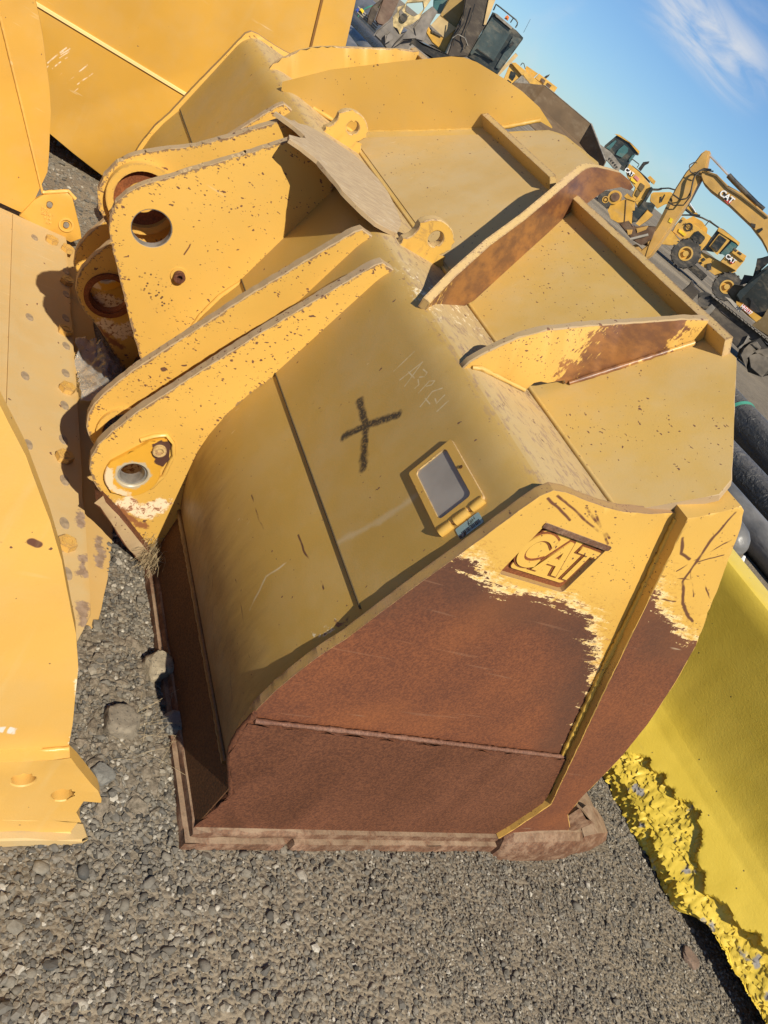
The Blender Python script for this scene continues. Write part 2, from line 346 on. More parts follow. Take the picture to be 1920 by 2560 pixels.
# ------------------------------------------------------------------ materials of the big bucket
def panel_marks(n, c):
    x = n.xyz(); v = n.comb(x[1], x[2], 0.0)
    d = n.mind(v, [((.635, 1.004), (.545, .992)), ((.545, .992), (.432, .943)), ((.545, .995), (.500, 1.073)), ((.545, .995), (.567, .93))])
    g = n.noise(160, 2)
    dd = n.math('ADD', d, n.math('MULTIPLY', n.math('SUBTRACT', n.noise(45, 4), 0.5), 0.018))
    k = n.math('MULTIPLY', n.ss(dd, 0.0155, 0.004), n.ss(g, 0.30, 0.52, 0.55, 0.95))
    c = n.mix(k, c, (0.018, 0.017, 0.016))
    L = [[(.64, 1.18), (.634, 1.113)], [(.589, 1.183), (.593, 1.116)], [(.589, 1.183), (.563, 1.119)], [(.596, 1.143), (.563, 1.148)], [(.566, 1.176), (.548, 1.18), (.543, 1.170), (.553, 1.160)],
         [(.55, 1.154), (.534, 1.150), (.533, 1.138)], [(.512, 1.14), (.519, 1.175), (.508, 1.185), (.504, 1.175), (.512, 1.163)], [(.472, 1.191), (.484, 1.169), (.471, 1.128)], [(.481, 1.147), (.457, 1.15)],
         [(.448, 1.188), (.444, 1.164), (.459, 1.166)], [(.425, 1.188), (.422, 1.156)]]
    segs = [s for l in L for s in zip(l, l[1:])]
    d = n.mind(v, segs); c = n.mix(n.math('MULTIPLY', n.ss(d, 0.0024, 0.0008), n.ss(n.noise(60, 2), 0.3, 0.55, 0.15, 0.55)), c, (0.60, 0.52, 0.34))
    # bruised crest: pale chips and dark gouges where lifting gear rubbed
    z = n.math('SUBTRACT', x[2], 1.228); g = n.noise(34, 6, n.map((1, .7, 1)), rough=.75)
    k = n.math('MULTIPLY', n.ss(z, 0.0, 0.025), n.ss(n.math('ABSOLUTE', n.math('SUBTRACT', x[1], .86)), .20, .05))
    c = n.mix(n.math('MULTIPLY', k, n.ss(g, .56, .60)), c, (.74, .62, .40)); c = n.mix(n.math('MULTIPLY', n.ss(z, -.02, .01), n.ss(n.noise(26, 6, n.map((1, .8, 1), loc=(3, 1, 2)), rough=.75), .62, .65)), c, (.16, .09, .055))
    # a long pale scuff that runs down the shell
    d = n.mind(v, [((.255, 1.03), (.266, .93)), ((.266, .93), (.30, .80)), ((.30, .80), (.345, .70))])
    dd = n.math('ADD', d, n.math('MULTIPLY', n.math('SUBTRACT', n.noise(30, 3), 0.5), 0.02))
    c = n.mix(n.ss(dd, 0.014, 0.0, 0, 0.30), c, (0.55, 0.47, 0.33))
    return c
def heel_marks(n, c):
    x = n.xyz(); v = n.comb(x[1], x[2], 0.0)
    w = n.vm('ADD', v, n.vm('SCALE', n.vm('SUBTRACT', n.noise(9, 2, col=True), (0.5, 0.5, 0.5)), 0.03))
    d = n.mind(w, [((.62, .64), (.46, .655)), ((.43, .52), (.20, .50)), ((.395, .73), (.206, .75)), ((.528, .41), (.277, .293)), ((.27, .43), (.13, .36)), ((.34, .70), (.25, .69))])
    k = n.math('MULTIPLY', n.ss(d, 0.0036, 0.001), n.ss(n.noise(22, 3), 0.36, 0.5)); c = n.mix(k, c, (0.10, 0.045, 0.028))
    d = n.mind(w, [((.345, .70), (.352, .62)), ((.352, .62), (.30, .54))]); c = n.mix(n.ss(d, 0.005, 0.001, 0, 0.6), c, (0.62, 0.55, 0.38))
    z = n.math('ADD', x[2], n.math('MULTIPLY', n.math('SUBTRACT', n.noise(14, 5, n.map((1, 2, .5)), rough=0.75), 0.5), 0.30))
    c = n.mix(n.ss(z, 0.64, 0.28, 0, 0.9), c, rustcol(n, (0.065, 0.036, 0.014), (0.15, 0.078, 0.022)))  # brown towards the foot, deepened to put the heel's shade into the colour
    # chipped corner beside the end plate
    d = n.seg(v, (.085, .80), (.12, .70)); dd = n.math('ADD', d, n.math('MULTIPLY', n.math('SUBTRACT', n.noise(55, 4), 0.5), 0.09))
    c = n.mix(n.math('MULTIPLY', n.ss(dd, 0.006, 0.0), n.ss(n.noise(38, 3), .5, .56)), c, (0.62, 0.52, 0.34)); c = n.mix(n.math('MULTIPLY', n.ss(dd, 0.004, -.004), n.ss(n.noise(44, 3), .52, .46)), c, (0.16, 0.075, 0.04))
    return c
def cutter_marks(n, c):
    x = n.xyz(); v = n.comb(x[0], x[2], 0.0)
    w = n.vm('ADD', v, n.vm('SCALE', n.vm('SUBTRACT', n.noise(14, 2, col=True), (0.5, 0.5, 0.5)), 0.02))
    L = [[(.50, 1.31), (.60, 1.30)], [(.585, 1.40), (.615, 1.29), (.655, 1.20), (.73, 1.14), (.83, 1.10)], [(.52, 1.30), (.56, 1.265), (.60, 1.258)], [(.66, 1.34), (.60, 1.22)], [(.56, 1.19), (.72, 1.22), (.80, 1.18)], [(.60, 1.13), (.70, 1.14)], [(.63, 1.24), (.74, 1.17)], [(.69, 1.30), (.62, 1.25)]]
    d = n.mind(w, [s for l in L[1:3] for s in zip(l, l[1:])]); c = n.mix(n.ss(d, 0.006, 0.0025), c, (0.12, 0.05, 0.03))
    d = n.mind(w, [s for l in L[3:] for s in zip(l, l[1:])]); c = n.mix(n.math('MULTIPLY', n.ss(d, 0.0032, 0.001), n.ss(n.noise(25, 3), 0.35, 0.5)), c, (0.13, 0.055, 0.03))
    return c
def side_marks(n, c):
    x = n.xyz(); v = n.comb(x[0], x[2], 0.0)
    w = n.vm('ADD', v, n.vm('SCALE', n.vm('SUBTRACT', n.noise(12, 2, col=True), (0.5, 0.5, 0.5)), 0.012))
    d = n.mind(w, [((.17, 1.262), (.345, 1.222)), ((.155, 1.25), (.25, 1.222)), ((.26, 1.262), (.39, 1.215)), ((.30, 1.255), (.40, 1.20))])
    return n.mix(n.math('MULTIPLY', n.ss(d, 0.0042, 0.0015), n.ss(n.noise(18, 3), 0.33, 0.5)), c, (0.13, 0.05, 0.03))
M_side = paint('side_plate_paint', wear=True, chips=0.18, cscale=62, dust=0.05, stretch=(.6, 1, 1), marks=side_marks)
M_cut = paint('side_cutter_paint', wear=True, chips=0.22, cscale=60, dust=0.05, stretch=(.6, 1, 1), marks=cutter_marks)
M_cuts = paint('cutter_edge_paint', chips=.35, cscale=52, dust=.15)
M_shell = paint('shell_paint', base=DULL, chips=0.045, cscale=38, dust=0.25, up=0.8, marks=panel_marks, stretch=(1, 1, 0.55))
M_heel = paint('heel_paint', base=DULL, chips=0.035, cscale=40, dust=0.2, marks=heel_marks)
M_guard = paint('guard_paint', base=(0.55, 0.34, 0.070), chips=0.15, cscale=56, dust=0.35, stretch=(1, 0.6, 1))
M_guard_c = paint('guard_dusty_paint', base=(0.52, 0.33, 0.10), chips=0.10, cscale=52, dust=0.5, stretch=(1, 0.5, 1))
M_lug = paint('lug_paint', chips=0.20, cscale=52, dust=0.03, edge=0.9)
M_lugb = paint('boss_paint', chips=0.05, dust=0.05, edge=0.5)
M_yel = paint('clean_yellow_paint', chips=0.04, dust=0.05)
M_edge = paint('torch_cut_edge', base=(.40, .275, .125), chips=.42, cscale=34, dust=.5, dustc=(.36, .26, .16), rough=.8)
M_sidee = paint('side_plate_rim', base=(.42, .26, .06), chips=.4, cscale=60, dust=.5, dustc=(.30, .17, .10), edge=.8)
M_rim = paint('rubbed_edge_paint', base=(0.56, 0.38, 0.13), chips=0.45, cscale=60, dust=0.4, dustc=(0.40, 0.27, 0.17), edge=0.9)
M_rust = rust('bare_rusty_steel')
M_brown = rust('brown_wear_steel', (0.076, 0.031, 0.020), (0.108, 0.044, 0.027), rough=0.66)
M_basep = rust('scraped_base_steel', (0.085, 0.048, 0.032), (0.15, 0.092, 0.060), pale=0.35, dusty=0.5)
M_weldb = rust('brown_weld', (0.12, 0.065, 0.048), (0.20, 0.12, 0.09), rough=0.42)
M_dark = rust('shaded_heel_steel', (0.045, 0.028, 0.014), (0.075, 0.042, 0.018), rough=0.8)  # dark colour carries the shade of the rear-facing skirt
M_pin = plain('greased_bore_steel', (0.27, 0.25, 0.22), 0.45, 0.4, 0.3, 30, 0.1)
M_straw = plain('dry_straw', (0.30, 0.23, 0.13), 0.95, 0, 0.4, 60)
M_gray = plain('worn_grey_plate', (0.27, 0.245, 0.21), 0.35, 0.0, 0.22, 9)
def ribmat(name, lo, hi):
    """yellow gusset with a broad rust-blackened streak along its length"""
    def mk(n, c):
        x = n.xyz(); big = n.noise(7, 4, n.map((1.2, 1.2, 2.6)), rough=0.65); gr2 = n.noise(60, 4, n.map((1, 1, .45), (0, R(40), 0)), rough=.75)
        t = n.ss(n.math('ADD', x[0], n.math('MULTIPLY', n.math('SUBTRACT', big, 0.5), 0.22)), lo[0], lo[1])
        t = n.math('MULTIPLY', t, n.ss(n.math('ADD', x[0], n.math('MULTIPLY', n.math('SUBTRACT', big, 0.5), 0.3)), hi[1], hi[0]))
        gr = n.noise(1.0, 4, n.map((150, 150, 40), (0, R(40), 0)), rough=0.7)
        k = n.ss(n.math('ADD', t, n.math('ADD', n.math('MULTIPLY', n.math('SUBTRACT', gr, 0.5), 0.9), n.math('MULTIPLY', n.math('SUBTRACT', gr2, 0.5), 1.5))), 0.50, 0.66)
        return n.mix(k, c, n.mix(n.ss(big, .35, .65), (0.13, 0.055, 0.028), (0.27, 0.115, 0.035)))
    return paint(name, chips=0.45, cscale=48, dust=0.1, stretch=(1, 1, 1), marks=mk, edge=0.5)
M_rib1 = ribmat('gusset_paint_streaked', (-0.05, 0.30), (0.95, 1.2)); M_rib2 = ribmat('gusset_paint_rusty', (0.28, 0.52), (0.56, 0.72))  # first streak runs on over the curled flange: grime plus shade painted brown
M_rib3 = paint('gusset_paint', base=(0.60, 0.35, 0.065), chips=0.05, cscale=40, dust=0.15)

# ------------------------------------------------------------------ the big bucket in the middle
WB = 3.24
bk = tag(empty('loader_bucket'), 'big worn yellow loader bucket with black painted cross and rust-brown end plate', 'bucket')
def panx(z): return 0.137 + 0.273*(z-1.231)
LEFT = [(.032, .185), (.026, .215), (.004, .262), (-.032, .337), (-.055, .400), (-.063, .455), (-.067, .510), (-.060, .589), (-.037, .691), (-.004, .777), (.040, .937), (.090, 1.10), (.119, 1.20), (.134, 1.248), (.152, 1.270), (.185, 1.277), (.23, 1.276), (.30, 1.279), (.359, 1.286), (.43, 1.305), (.503, 1.336)]
SIDE = LEFT + [(.53, 1.30), (1.215, .185), (1.165, .06), (.03, .06)]
LOGO = rrect(.206, 1.046, .412, 1.194, .008, 2)
RUSTP = [(-.2, .3), (-.2, .90), (.02, .985), (.075, 1.05), (.115, 1.052), (.165, 1.022), (.284, 1.000), (.40, 1.018), (.50, 1.01), (.575, .985), (.682, .905), (.80, .785), (.90, .66), (.98, .54), (1.02, .462), (1.10, .36), (1.3, .1), (1.2, -.2), (-.2, -.2)]
def side_plate(y0, y1, near):
    bm = bmesh.new()
    prism(bm, [densify(SIDE, .018, .0007)] + ([LOGO] if near else []), y0, y1, None, 0, 1, 0.003)
    if near: gridcut(bm, .022, (-.07, 0, .05), (1.23, 0, 1.34))
    o = finish('side_plate', bm, [M_side, M_sidee], bk)
    if near: set_attr(o, sdf(vco(o)[:, [0, 2]], RUSTP))
    else: set_attr(o, np.full(len(o.data.vertices), -1.0)); o['label'] = 'far yellow side plate with clean rim'
    return o
sp = side_plate(.045, .070, True); side_plate(WB-.070, WB-.045, False)
# recessed panel with raised letters in the near side plate
lp = plate('badge_recess', [rrect(.206, 1.046, .412, 1.194, .008, 2)], .0585, .0685, [M_rust, M_rust], sp, bevel=0)
fr = bmesh.new(); prism(fr, [rrect(.201, 1.186, .417, 1.199, .004, 2)], .0425, .0455); lpt = finish('badge_lip', fr, M_basep, sp)
M_letter = paint('letter_paint', base=(0.62, 0.37, 0.075), chips=0.55, cscale=40, dust=0.05)
plate('badge_panel', [rrect(.224, 1.062, .398, 1.180, .012, 3)], .0530, .0586, [M_letter, M_rust], sp, bevel=.002)
text_mesh('badge_outline', 'CAT', .128, frame_m((.312, .0525, 1.120), (1, 0, 0), (0, 0, 1)), M_rust, sp, extrude=.001, bold=.0085, sx=.84)
text_mesh('badge_lettering', 'CAT', .128, frame_m((.312, .0505, 1.120), (1, 0, 0), (0, 0, 1)), M_letter, sp, extrude=.002, bold=.0030, sx=.84)
# wear plate along the foot of the near side, its top weld, and the boxed base behind
WEAR = [(.015, .050), (.030, .17), (.034, .19), (.036, .215), (.012, .25), (-.014, .295), (-.040, .340), (-.056, .372), (-.067, .408), (-.073, .445), (-.073, .482)] + [(1.01, .478), (1.13, .262), (1.165, .18), (1.10, .055)]
for s, y0, y1 in ((0, .026, .046), (1, WB-.046, WB-.026)):
    plate('wear_plate', [densify(WEAR, .03, .0006)], y0, y1, [M_brown, M_brown], bk, bevel=.004)
    yy = y0-.001 if s == 0 else y1+.001
    weld('weld_bead', [(-.060, yy+.010, .486), (.3, yy+.010, .487), (.7, yy+.010, .484), (1.005, yy+.010, .482)], .0065, M_weldb, bk)
weld('weld_bead', [(.038, .036, .20), (.012, .036, .250), (-.014, .036, .295), (-.040, .036, .340), (-.056, .036, .372), (-.067, .036, .408), (-.073, .036, .445), (-.071, .036, .51)], .0085, M_brown, bk, jit=.1)
# base plate: two worn steps on the ground, cutting edge in front
def basestep(x0, y0, x1, z0, z1, nm, mt, jit):
    ol = [(x0, y0)] + ([(.284, y0), (.286, y0+.020), (.314, y0+.020), (.316, y0)] if y0 < 0 else []) + [(x1, y0), (x1, WB-y0), (x0, WB-y0)]
    bm = bmesh.new(); prism(bm, [densify(ol, .04, jit)], z0, z1, lambda a, b, t: (a, b, t), 0, 0, .008); return finish(nm, bm, mt, bk, 50)
basestep(-.004, -.004, 1.18, -.05, .034, 'base_plate', M_basep, .0011)
basestep(.010, .012, 1.17, .030, .058, 'base_plate', M_basep, .0008)
bm = bmesh.new(); prism(bm, [[(1.15, .0), (1.46, .0), (1.72, .012), (1.70, .055), (1.40, .062), (1.15, .07)]], .05, WB-.05, None, 0, 0, .004); finish('cutting_edge', bm, M_basep, bk)
def shroud(s):
    bm = bmesh.new(); Y = (lambda y: y) if s == 0 else (lambda y: WB-y)
    rows = []
    for x, y0, z1, w in ((1.10, -.012, .085, .09), (1.125, -.030, .10, .11), (1.22, -.034, .115, .12), (1.36, -.034, .125, .12), (1.45, -.028, .115, .12), (1.50, -.014, .09, .11)):
        rows.append([(x, Y(y0), -.02), (x, Y(y0-.004), z1*.45), (x, Y(y0+.012), z1*.85), (x, Y(y0+.035), z1), (x, Y(y0+w), z1), (x, Y(y0+w), -.02)])
    g = loft(bm, rows); bm.faces.new([r for r in g[0]]); bm.faces.new([r for r in g[-1]])
    a = finish('corner_shroud', bm, M_basep, bk, 40)
    bm = bmesh.new(); rows = []
    for x, y0, z1, w in ((1.505, -.012, .085, .10), (1.56, -.008, .10, .12), (1.63, .004, .085, .11), (1.72, .03, .045, .07)):
        rows.append([(x, Y(y0), -.02), (x, Y(y0), z1*.5), (x, Y(y0+.02), z1), (x, Y(y0+w), z1*1.2), (x, Y(y0+w), -.02)])
    g = loft(bm, rows); bm.faces.new(g[0]); bm.faces.new(g[-1]); finish('shroud_tip', bm, M_basep, a, 40)
    bm = bmesh.new(); prism(bm, [[(1.26, .10), (1.40, .10), (1.455, .17), (1.40, .20), (1.30, .25)]], Y(.01), Y(.05), None, 0, 0, .006); finish('shroud_wing', bm, M_basep, a)
shroud(0); shroud(1)
# side cutters: thick plates standing proud of the side plates
CUT = [(.481, 1.345), (.545, 1.388), (.585, 1.420), (.606, 1.414), (.664, 1.361), (.718, 1.294), (.785, 1.218), (.846, 1.139), (.938, 1.033), (1.026, .893), (1.116, .723), (1.180, .560), (1.212, .43), (1.235, .325), (1.275, .22), (1.37, .14), (1.40, .06), (1.09, .06), (1.106, .110), (1.135, .271), (.778, .851)]
CUTR = [(.3, .2), (.45, 1.16), (.598, 1.150), (.655, 1.118), (.735, 1.085), (.843, 1.052), (.90, 1.030), (.96, 1.06), (1.3, .9), (1.5, -.1), (.9, -.2)]
for s in (0, 1):
    y0, y1 = (.008, .062) if s == 0 else (WB-.062, WB-.008)
    bm = bmesh.new(); prism(bm, [densify(CUT, .018, .0007)], y0, y1, None, 0, 1, .003)
    if s == 0: gridcut(bm, .025, (.48, 0, .06), (1.40, 0, 1.42))
    o = finish('side_cutter', bm, [M_cut, M_cuts if s == 0 else M_yel], bk)
    set_attr(o, sdf(vco(o)[:, [0, 2]], CUTR) if s == 0 else np.full(len(o.data.vertices), -1.0))
    if s == 0: o['label'] = 'front cutter plate, yellow above and rust below, crossed by curved scratches'
weld('weld_bead', [(.500, .040, 1.322), (.640, .040, 1.087), (.785, .040, .832), (1.00, .040, .473), (1.155, .040, .243), (1.125, .036, .14)], .0085, paint('weld_paint', base=(.66, .40, .06), chips=.2, cscale=60, dust=.1), bk)
# shell: lower heel curve, back panel with rounded crest, top band, spill guard at 45 degrees
ya, yb = .071, WB-.071
HEEL = [(.020, .060), (.020, .235), (.004, .262), (-.020, .33), (-.040, .41), (-.048, .48), (-.046, .55), (-.034, .635), (-.010, .72), (.031, .820)]
bm = bmesh.new(); prism(bm, [[(x, z) for x, z in HEEL] + [(x+.025, z) for x, z in reversed(HEEL)]], ya-.005, yb+.005, None, 0, 0, 0); finish('heel_plate', bm, M_heel, bk, 50)
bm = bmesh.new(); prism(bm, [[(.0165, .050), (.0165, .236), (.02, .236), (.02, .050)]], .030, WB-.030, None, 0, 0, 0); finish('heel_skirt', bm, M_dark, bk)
weld('weld_bead', [(.010, .09, .243), (.010, 1.0, .243), (.010, 2.2, .243), (.010, 3.15, .243)], .009, M_heel, bk, jit=.15)
BEND = []
c0, c1, c2 = Vector((panx(1.18), 1.18)), Vector((panx(1.262)+.002, 1.2665)), Vector((.225, 1.262))
for i in range(13):
    t = i/12; p = c0*(1-t)**2 + c1*2*t*(1-t) + c2*t*t; BEND.append((p.x, p.y))
VX, VZ = .385, 1.262
PAN = [(panx(.818), .818)] + [(panx(z), z) for z in (.9, 1.0, 1.1)] + BEND + [(VX, VZ)]
PANI = [(x+.022, z-.018) for x, z in reversed(PAN)]
bm = bmesh.new(); prism(bm, [PAN + PANI], ya, yb, None, 0, 0, 0); finish('back_plate', bm, M_shell, bk, 40)
bm = bmesh.new(); box(bm, (panx(.815)+.006, WB/2, .8160), (.016, WB-.2, .0035)); finish('plate_seam', bm, plain('dark_seam', (.085, .058, .024), .9), bk)
q2 = math.sqrt(.5)
def gfr(a, b, t): return (VX + a*q2 - t*q2, b, VZ + a*q2 + t*q2)          # a: up the slope, b: y, t: off the plate
GUARD = [(0, .086), (.02, .072), (.215, .034), (.26, .06), (.495, .405), (.495, 1.325), (.52, 1.335), (.66, 1.42), (.69, 1.50), (.69, 1.74), (.66, 1.82), (.52, 1.905), (.495, 1.915)]
GUARD = GUARD + [(a, WB-y) for a, y in reversed(GUARD) if y < 1.3]
bm = bmesh.new(); prism(bm, [densify(GUARD, .03, .0008)], -.022, 0, gfr, 0, 1, .002)
o = finish('spill_guard', bm, [M_guard, M_edge], bk)
plate('guard_web', [[(.02, 1.04), (.49, 1.345), (.655, 1.43), (.675, 1.50), (.675, 1.74), (.655, 1.81), (.49, 1.895), (.02, 2.20)]], .0012, .0025, [M_guard_c], bk, gfr, 0)
weld('weld_bead', [(VX+.003, .1, VZ+.004), (VX+.003, 1.0, VZ+.004), (VX+.003, 2.2, VZ+.004), (VX+.003, 3.1, VZ+.004)], .006, M_guard, bk, jit=.1)
# stiffener bars along the lip
def stiff(y0, y1):
    bm = bmesh.new()
    prism(bm, [densify([(.467, y0), (.489, y0), (.489, y1), (.467, y1)], .05, .0006)], -.004, .050, gfr, 0, 0, 0)
    bmesh.ops.recalc_face_normals(bm, faces=bm.faces); bm.normal_update()
    for f in bm.faces: f.material_index = 1 if (f.normal.z > .6 and f.normal.x < 0) or abs(f.normal.y) > .6 else 0
    return finish('stiffener_bar', bm, [M_guard, M_rim], bk)
stiff(.425, 1.262); stiff(1.40, 2.03); stiff(WB-1.262, WB-.425)
# gussets
def surfz(x): return VZ + max(0.0, x-VX)
G2 = [(.170, 1.225), (.160, 1.246), (.164, 1.266), (.185, 1.305), (.233, 1.371), (.288, 1.419), (.358, 1.463), (.484, 1.535), (.60, 1.602), (.676, 1.637), (.712, surfz(.712)+.004), (.700, surfz(.700)-.004), (.445, surfz(.445)), (.437, surfz(.437)+.016), (.42, surfz(.42)+.024), (.40, surfz(.40)+.028), (.378, 1.301), (.365, 1.29), (.358, 1.262)]
for y, mt in ((.50, M_rib2), (WB-.50-.022, M_rib3)): plate('gusset', [densify(G2, .02, .0008)], y, y+.022, [mt, M_edge if y < 1 else M_rim], bk)
def ribbon(tops, bots, th, mats):
    bm = bmesh.new(); n = len(tops); A = [];
    for i in range(n):
        t = Vector(tops[min(i+1, n-1)]) - Vector(tops[max(i-1, 0)]); t.z = 0; nn = Vector((-t.y, t.x, 0)).normalized()*th
        p, q = Vector(tops[i]), Vector(bots[i]); A.append([bm.verts.new(v) for v in (p, q, q+nn, p+nn)])
    for a, b in zip(A, A[1:]):
        for k, m in ((0, 0), (1, 0), (2, 0), (3, 1)):
            f = bm.faces.new((a[k], a[(k+1) % 4], b[(k+1) % 4], b[k])); f.material_index = m
    for a in (A[0], A[-1]): f = bm.faces.new(a); f.material_index = 1
    return finish('gusset', bm, mats, bk, 50)
def resamp(ps, k):
    ps = [Vector(p) for p in ps]; L = [0]
    for a, b in zip(ps, ps[1:]): L.append(L[-1]+(b-a).length)
    r = []
    for i in range(k):
        d = L[-1]*i/(k-1); j = max(0, min(len(ps)-2, next((m for m in range(len(L)-1) if L[m+1] >= d-1e-9), len(ps)-2)))
        f = (d-L[j])/max(1e-9, L[j+1]-L[j]); r.append(ps[j].lerp(ps[j+1], f))
    return r
T1 = [(.140, .772, 1.268), (.206, .846, 1.338), (.303, .942, 1.434), (.423, 1.051, 1.524), (.514, 1.138, 1.605), (.579, 1.2, 1.667), (.617, 1.235, 1.703), (.640, 1.255, 1.716), (.668, 1.275, 1.727), (.700, 1.290, 1.737), (.745, 1.305, 1.748), (.811, 1.315, 1.766), (.86, 1.32, 1.766), (.895, 1.325, 1.758)]
B1 = [(.148, .780, 1.240), (.25, .860, 1.258), (.34, .925, 1.258), (.430, 1.000, 1.300), (.54, 1.105, 1.41), (.63, 1.19, 1.50), (.695, 1.255, 1.566), (.725, 1.280, 1.60), (.750, 1.300, 1.630), (.765, 1.305, 1.632), (.778, 1.310, 1.652), (.805, 1.315, 1.702), (.85, 1.32, 1.735), (.893, 1.325, 1.745)]
ribbon(T1, B1, -.022, [M_rib1, M_rim])
T3 = [(.140, 2.452, 1.268), (.243, 2.344, 1.418), (.392, 2.192, 1.591), (.50, 2.081, 1.712), (.53, 2.05, 1.736), (.565, 2.02, 1.750), (.605, 1.985, 1.757), (.66, 1.955, 1.765), (.74, 1.935, 1.770), (.83, 1.925, 1.766), (.925, 1.92, 1.742)]
B3 = [(.150, 2.445, 1.240), (.26, 2.365, 1.258), (.41, 2.266, 1.28), (.56, 2.12, 1.43), (.60, 2.085, 1.47), (.66, 2.03, 1.53), (.71, 1.985, 1.58), (.76, 1.955, 1.63), (.80, 1.94, 1.672), (.86, 1.928, 1.73), (.925, 1.92, 1.738)]
o = ribbon(T3, B3, .022, [M_rib3, M_rib3])
weld('weld_bead', [Vector(p)+Vector((.004, -.004, .004)) for p in B3[1:-1]], .008, M_rib3, bk, jit=.2)
weld('weld_bead', [Vector(p)+Vector((.006, -.008, .006)) for p in B1[1:9]], .007, M_guard, bk, jit=.2)
for yw in (.496, .526): weld('weld_bead', [(.178, yw, 1.258), (.20, yw, 1.266), (.35, yw, 1.267)], .006, M_guard, bk)
weld('weld_bead', [(.45, .497, surfz(.45)+.006), (.69, .497, surfz(.69)+.006)], .007, M_rib2, bk)
# lifting eyes
def eye(y):
    O = [(.222, 1.258), (.224, 1.280), (.240, 1.300), (.244, 1.322)] + [(.305+.066*math.cos(R(a)), 1.328+.052*math.sin(R(a))) for a in range(165, -41, -12)] + [(.372, 1.295), (.388, 1.275), (.405, 1.265), (.39, 1.258)]
    o = plate('lifting_eye', [densify(O, .008, .0005), circ(.311, 1.327, .0235, 24)], y-.016, y+.016, [M_lugb, M_rim], bk, bevel=.003); o['label'] = 'cast ring eye welded to the top edge'
    return o
eye(1.17); eye(2.07)
# hinge lugs (two pairs) and the tilt bracket in the middle
LUG = [(.109, 1.239), (.092, 1.221), (.012, 1.078), (-.091, .890), (-.165, .743), (-.262, .552), (-.300, .455), (-.316, .395), (-.317, .35), (-.303, .305), (-.276, .268), (-.245, .239), (-.16, .185), (-.055, .098), (-.005, .06), (.035, .06), (.035, .26), (-.012, .35), (-.036, .45), (-.038, .55), (-.027, .64), (-.003, .73), (.040, .818), (.140, 1.185), (.150, 1.236)]
def rimmed(nm, ol, hole, y0, y1, mt):
    bm = bmesh.new(); prism(bm, [ol, hole], y0, y1, None, 0, 1, .003); gridcut(bm, .012, (-.43, 0, -.01), (.16, 0, 1.29))
    o = finish(nm, bm, [mt, M_edge], bk); d = sdf(vco(o)[:, [0, 2]], ol); set_attr(o, np.maximum(d, 0), 'rim'); return o
def bore(bm, x, z, r, y0, y1, n=28): ring(bm, (x, y0, z), (0, 1, 0), r-.006, r+.001, y1-y0, n)
def lug(y, inner=False):
    o = rimmed('hinge_lug', densify(LUG, .016, .0009), circ(-.188, .338, .074 if inner else .0415, 30), y, y+.032, M_lug)
    if inner:
        bm = bmesh.new(); ring(bm, (-.188, y-.012, .338), (0, 1, 0), .0735, .092, .014, 34); finish('bore_collar', bm, M_lugb if y < 1.5 else M_rust, o)  # far pair's collars: rust colour stands in for the shade there
        bm = bmesh.new(); ring(bm, (-.188, y-.004, .338), (0, 1, 0), .068, .0745, .034, 34); finish('bore_sleeve', bm, M_rust, o); return o
    bm = bmesh.new(); ring(bm, (-.188, y-.004, .338), (0, 1, 0), .036, .0425, .040, 30); finish('bore_sleeve', bm, M_pin, o)
    # tear-drop boss with a small retaining sleeve
    T = [(-.188+.078*math.cos(R(a)), .338+.086*math.sin(R(a))) for a in range(165, 400, 12)] + [(-.118, .43), (-.135, .475), (-.152, .490), (-.170, .487), (-.195, .470)]
    plate('pin_boss', [densify(T, .012), circ(-.188, .338, .0425, 30)], y-.013, y+.001, [M_boss, M_boss], o, bevel=.006)
    W = [(-.215, .455), (-.188, .482), (-.158, .499), (-.128, .480), (-.106, .44), (-.098, .36), (-.112, .30)]
    weld('weld_bead', [(x-.002, y-.003, z+.004) for x, z in W], .007, M_yel, o, jit=.08)
    bm = bmesh.new(); ring(bm, (-.158, y-.022, .452), (0, 1, 0), .011, .020, .012, 20); ring(bm, (-.158, y-.017, .452), (0, 1, 0), .0, .0115, .003, 20); finish('lock_sleeve', bm, M_rim, o)
    P = [(-.238, .243), (-.160, .190), (-.05, .104), (.015, .052), (.015, -.03), (-.02, .02), (-.09, .070), (-.17, .145), (-.248, .215)]
    plate('toe_strip', [densify(P, .016, .0008)], y-.030, y+.05, [M_edge, M_brown], o, bevel=.004)
    return o
def boss_marks(n, c):
    x = n.xyz(); v = n.comb(x[0], x[2], 0.0)
    d = n.math('ADD', n.seg(v, (-.150, .462), (-.128, .43)), n.math('MULTIPLY', n.math('SUBTRACT', n.noise(50, 4), .5), .04)); c = n.mix(n.ss(d, .034, .028), c, (.075, .035, .025))
    d = n.math('ADD', n.mind(v, [((-.258, .33), (-.235, .275)), ((-.235, .275), (-.18, .262))]), n.math('MULTIPLY', n.math('SUBTRACT', n.noise(45, 4), .5), .05)); c = n.mix(n.ss(d, .016, .008), c, (.68, .52, .33))
    d = n.math('ADD', n.seg(v, (-.188, .338), (-.188, .339)), n.math('MULTIPLY', n.math('SUBTRACT', n.noise(60, 4), .5), .03)); return n.mix(n.ss(d, .055, .047), c, (.42, .36, .25))
M_boss = paint('pin_boss_paint', base=(.60, .31, .03), chips=.05, dust=.05, marks=boss_marks)
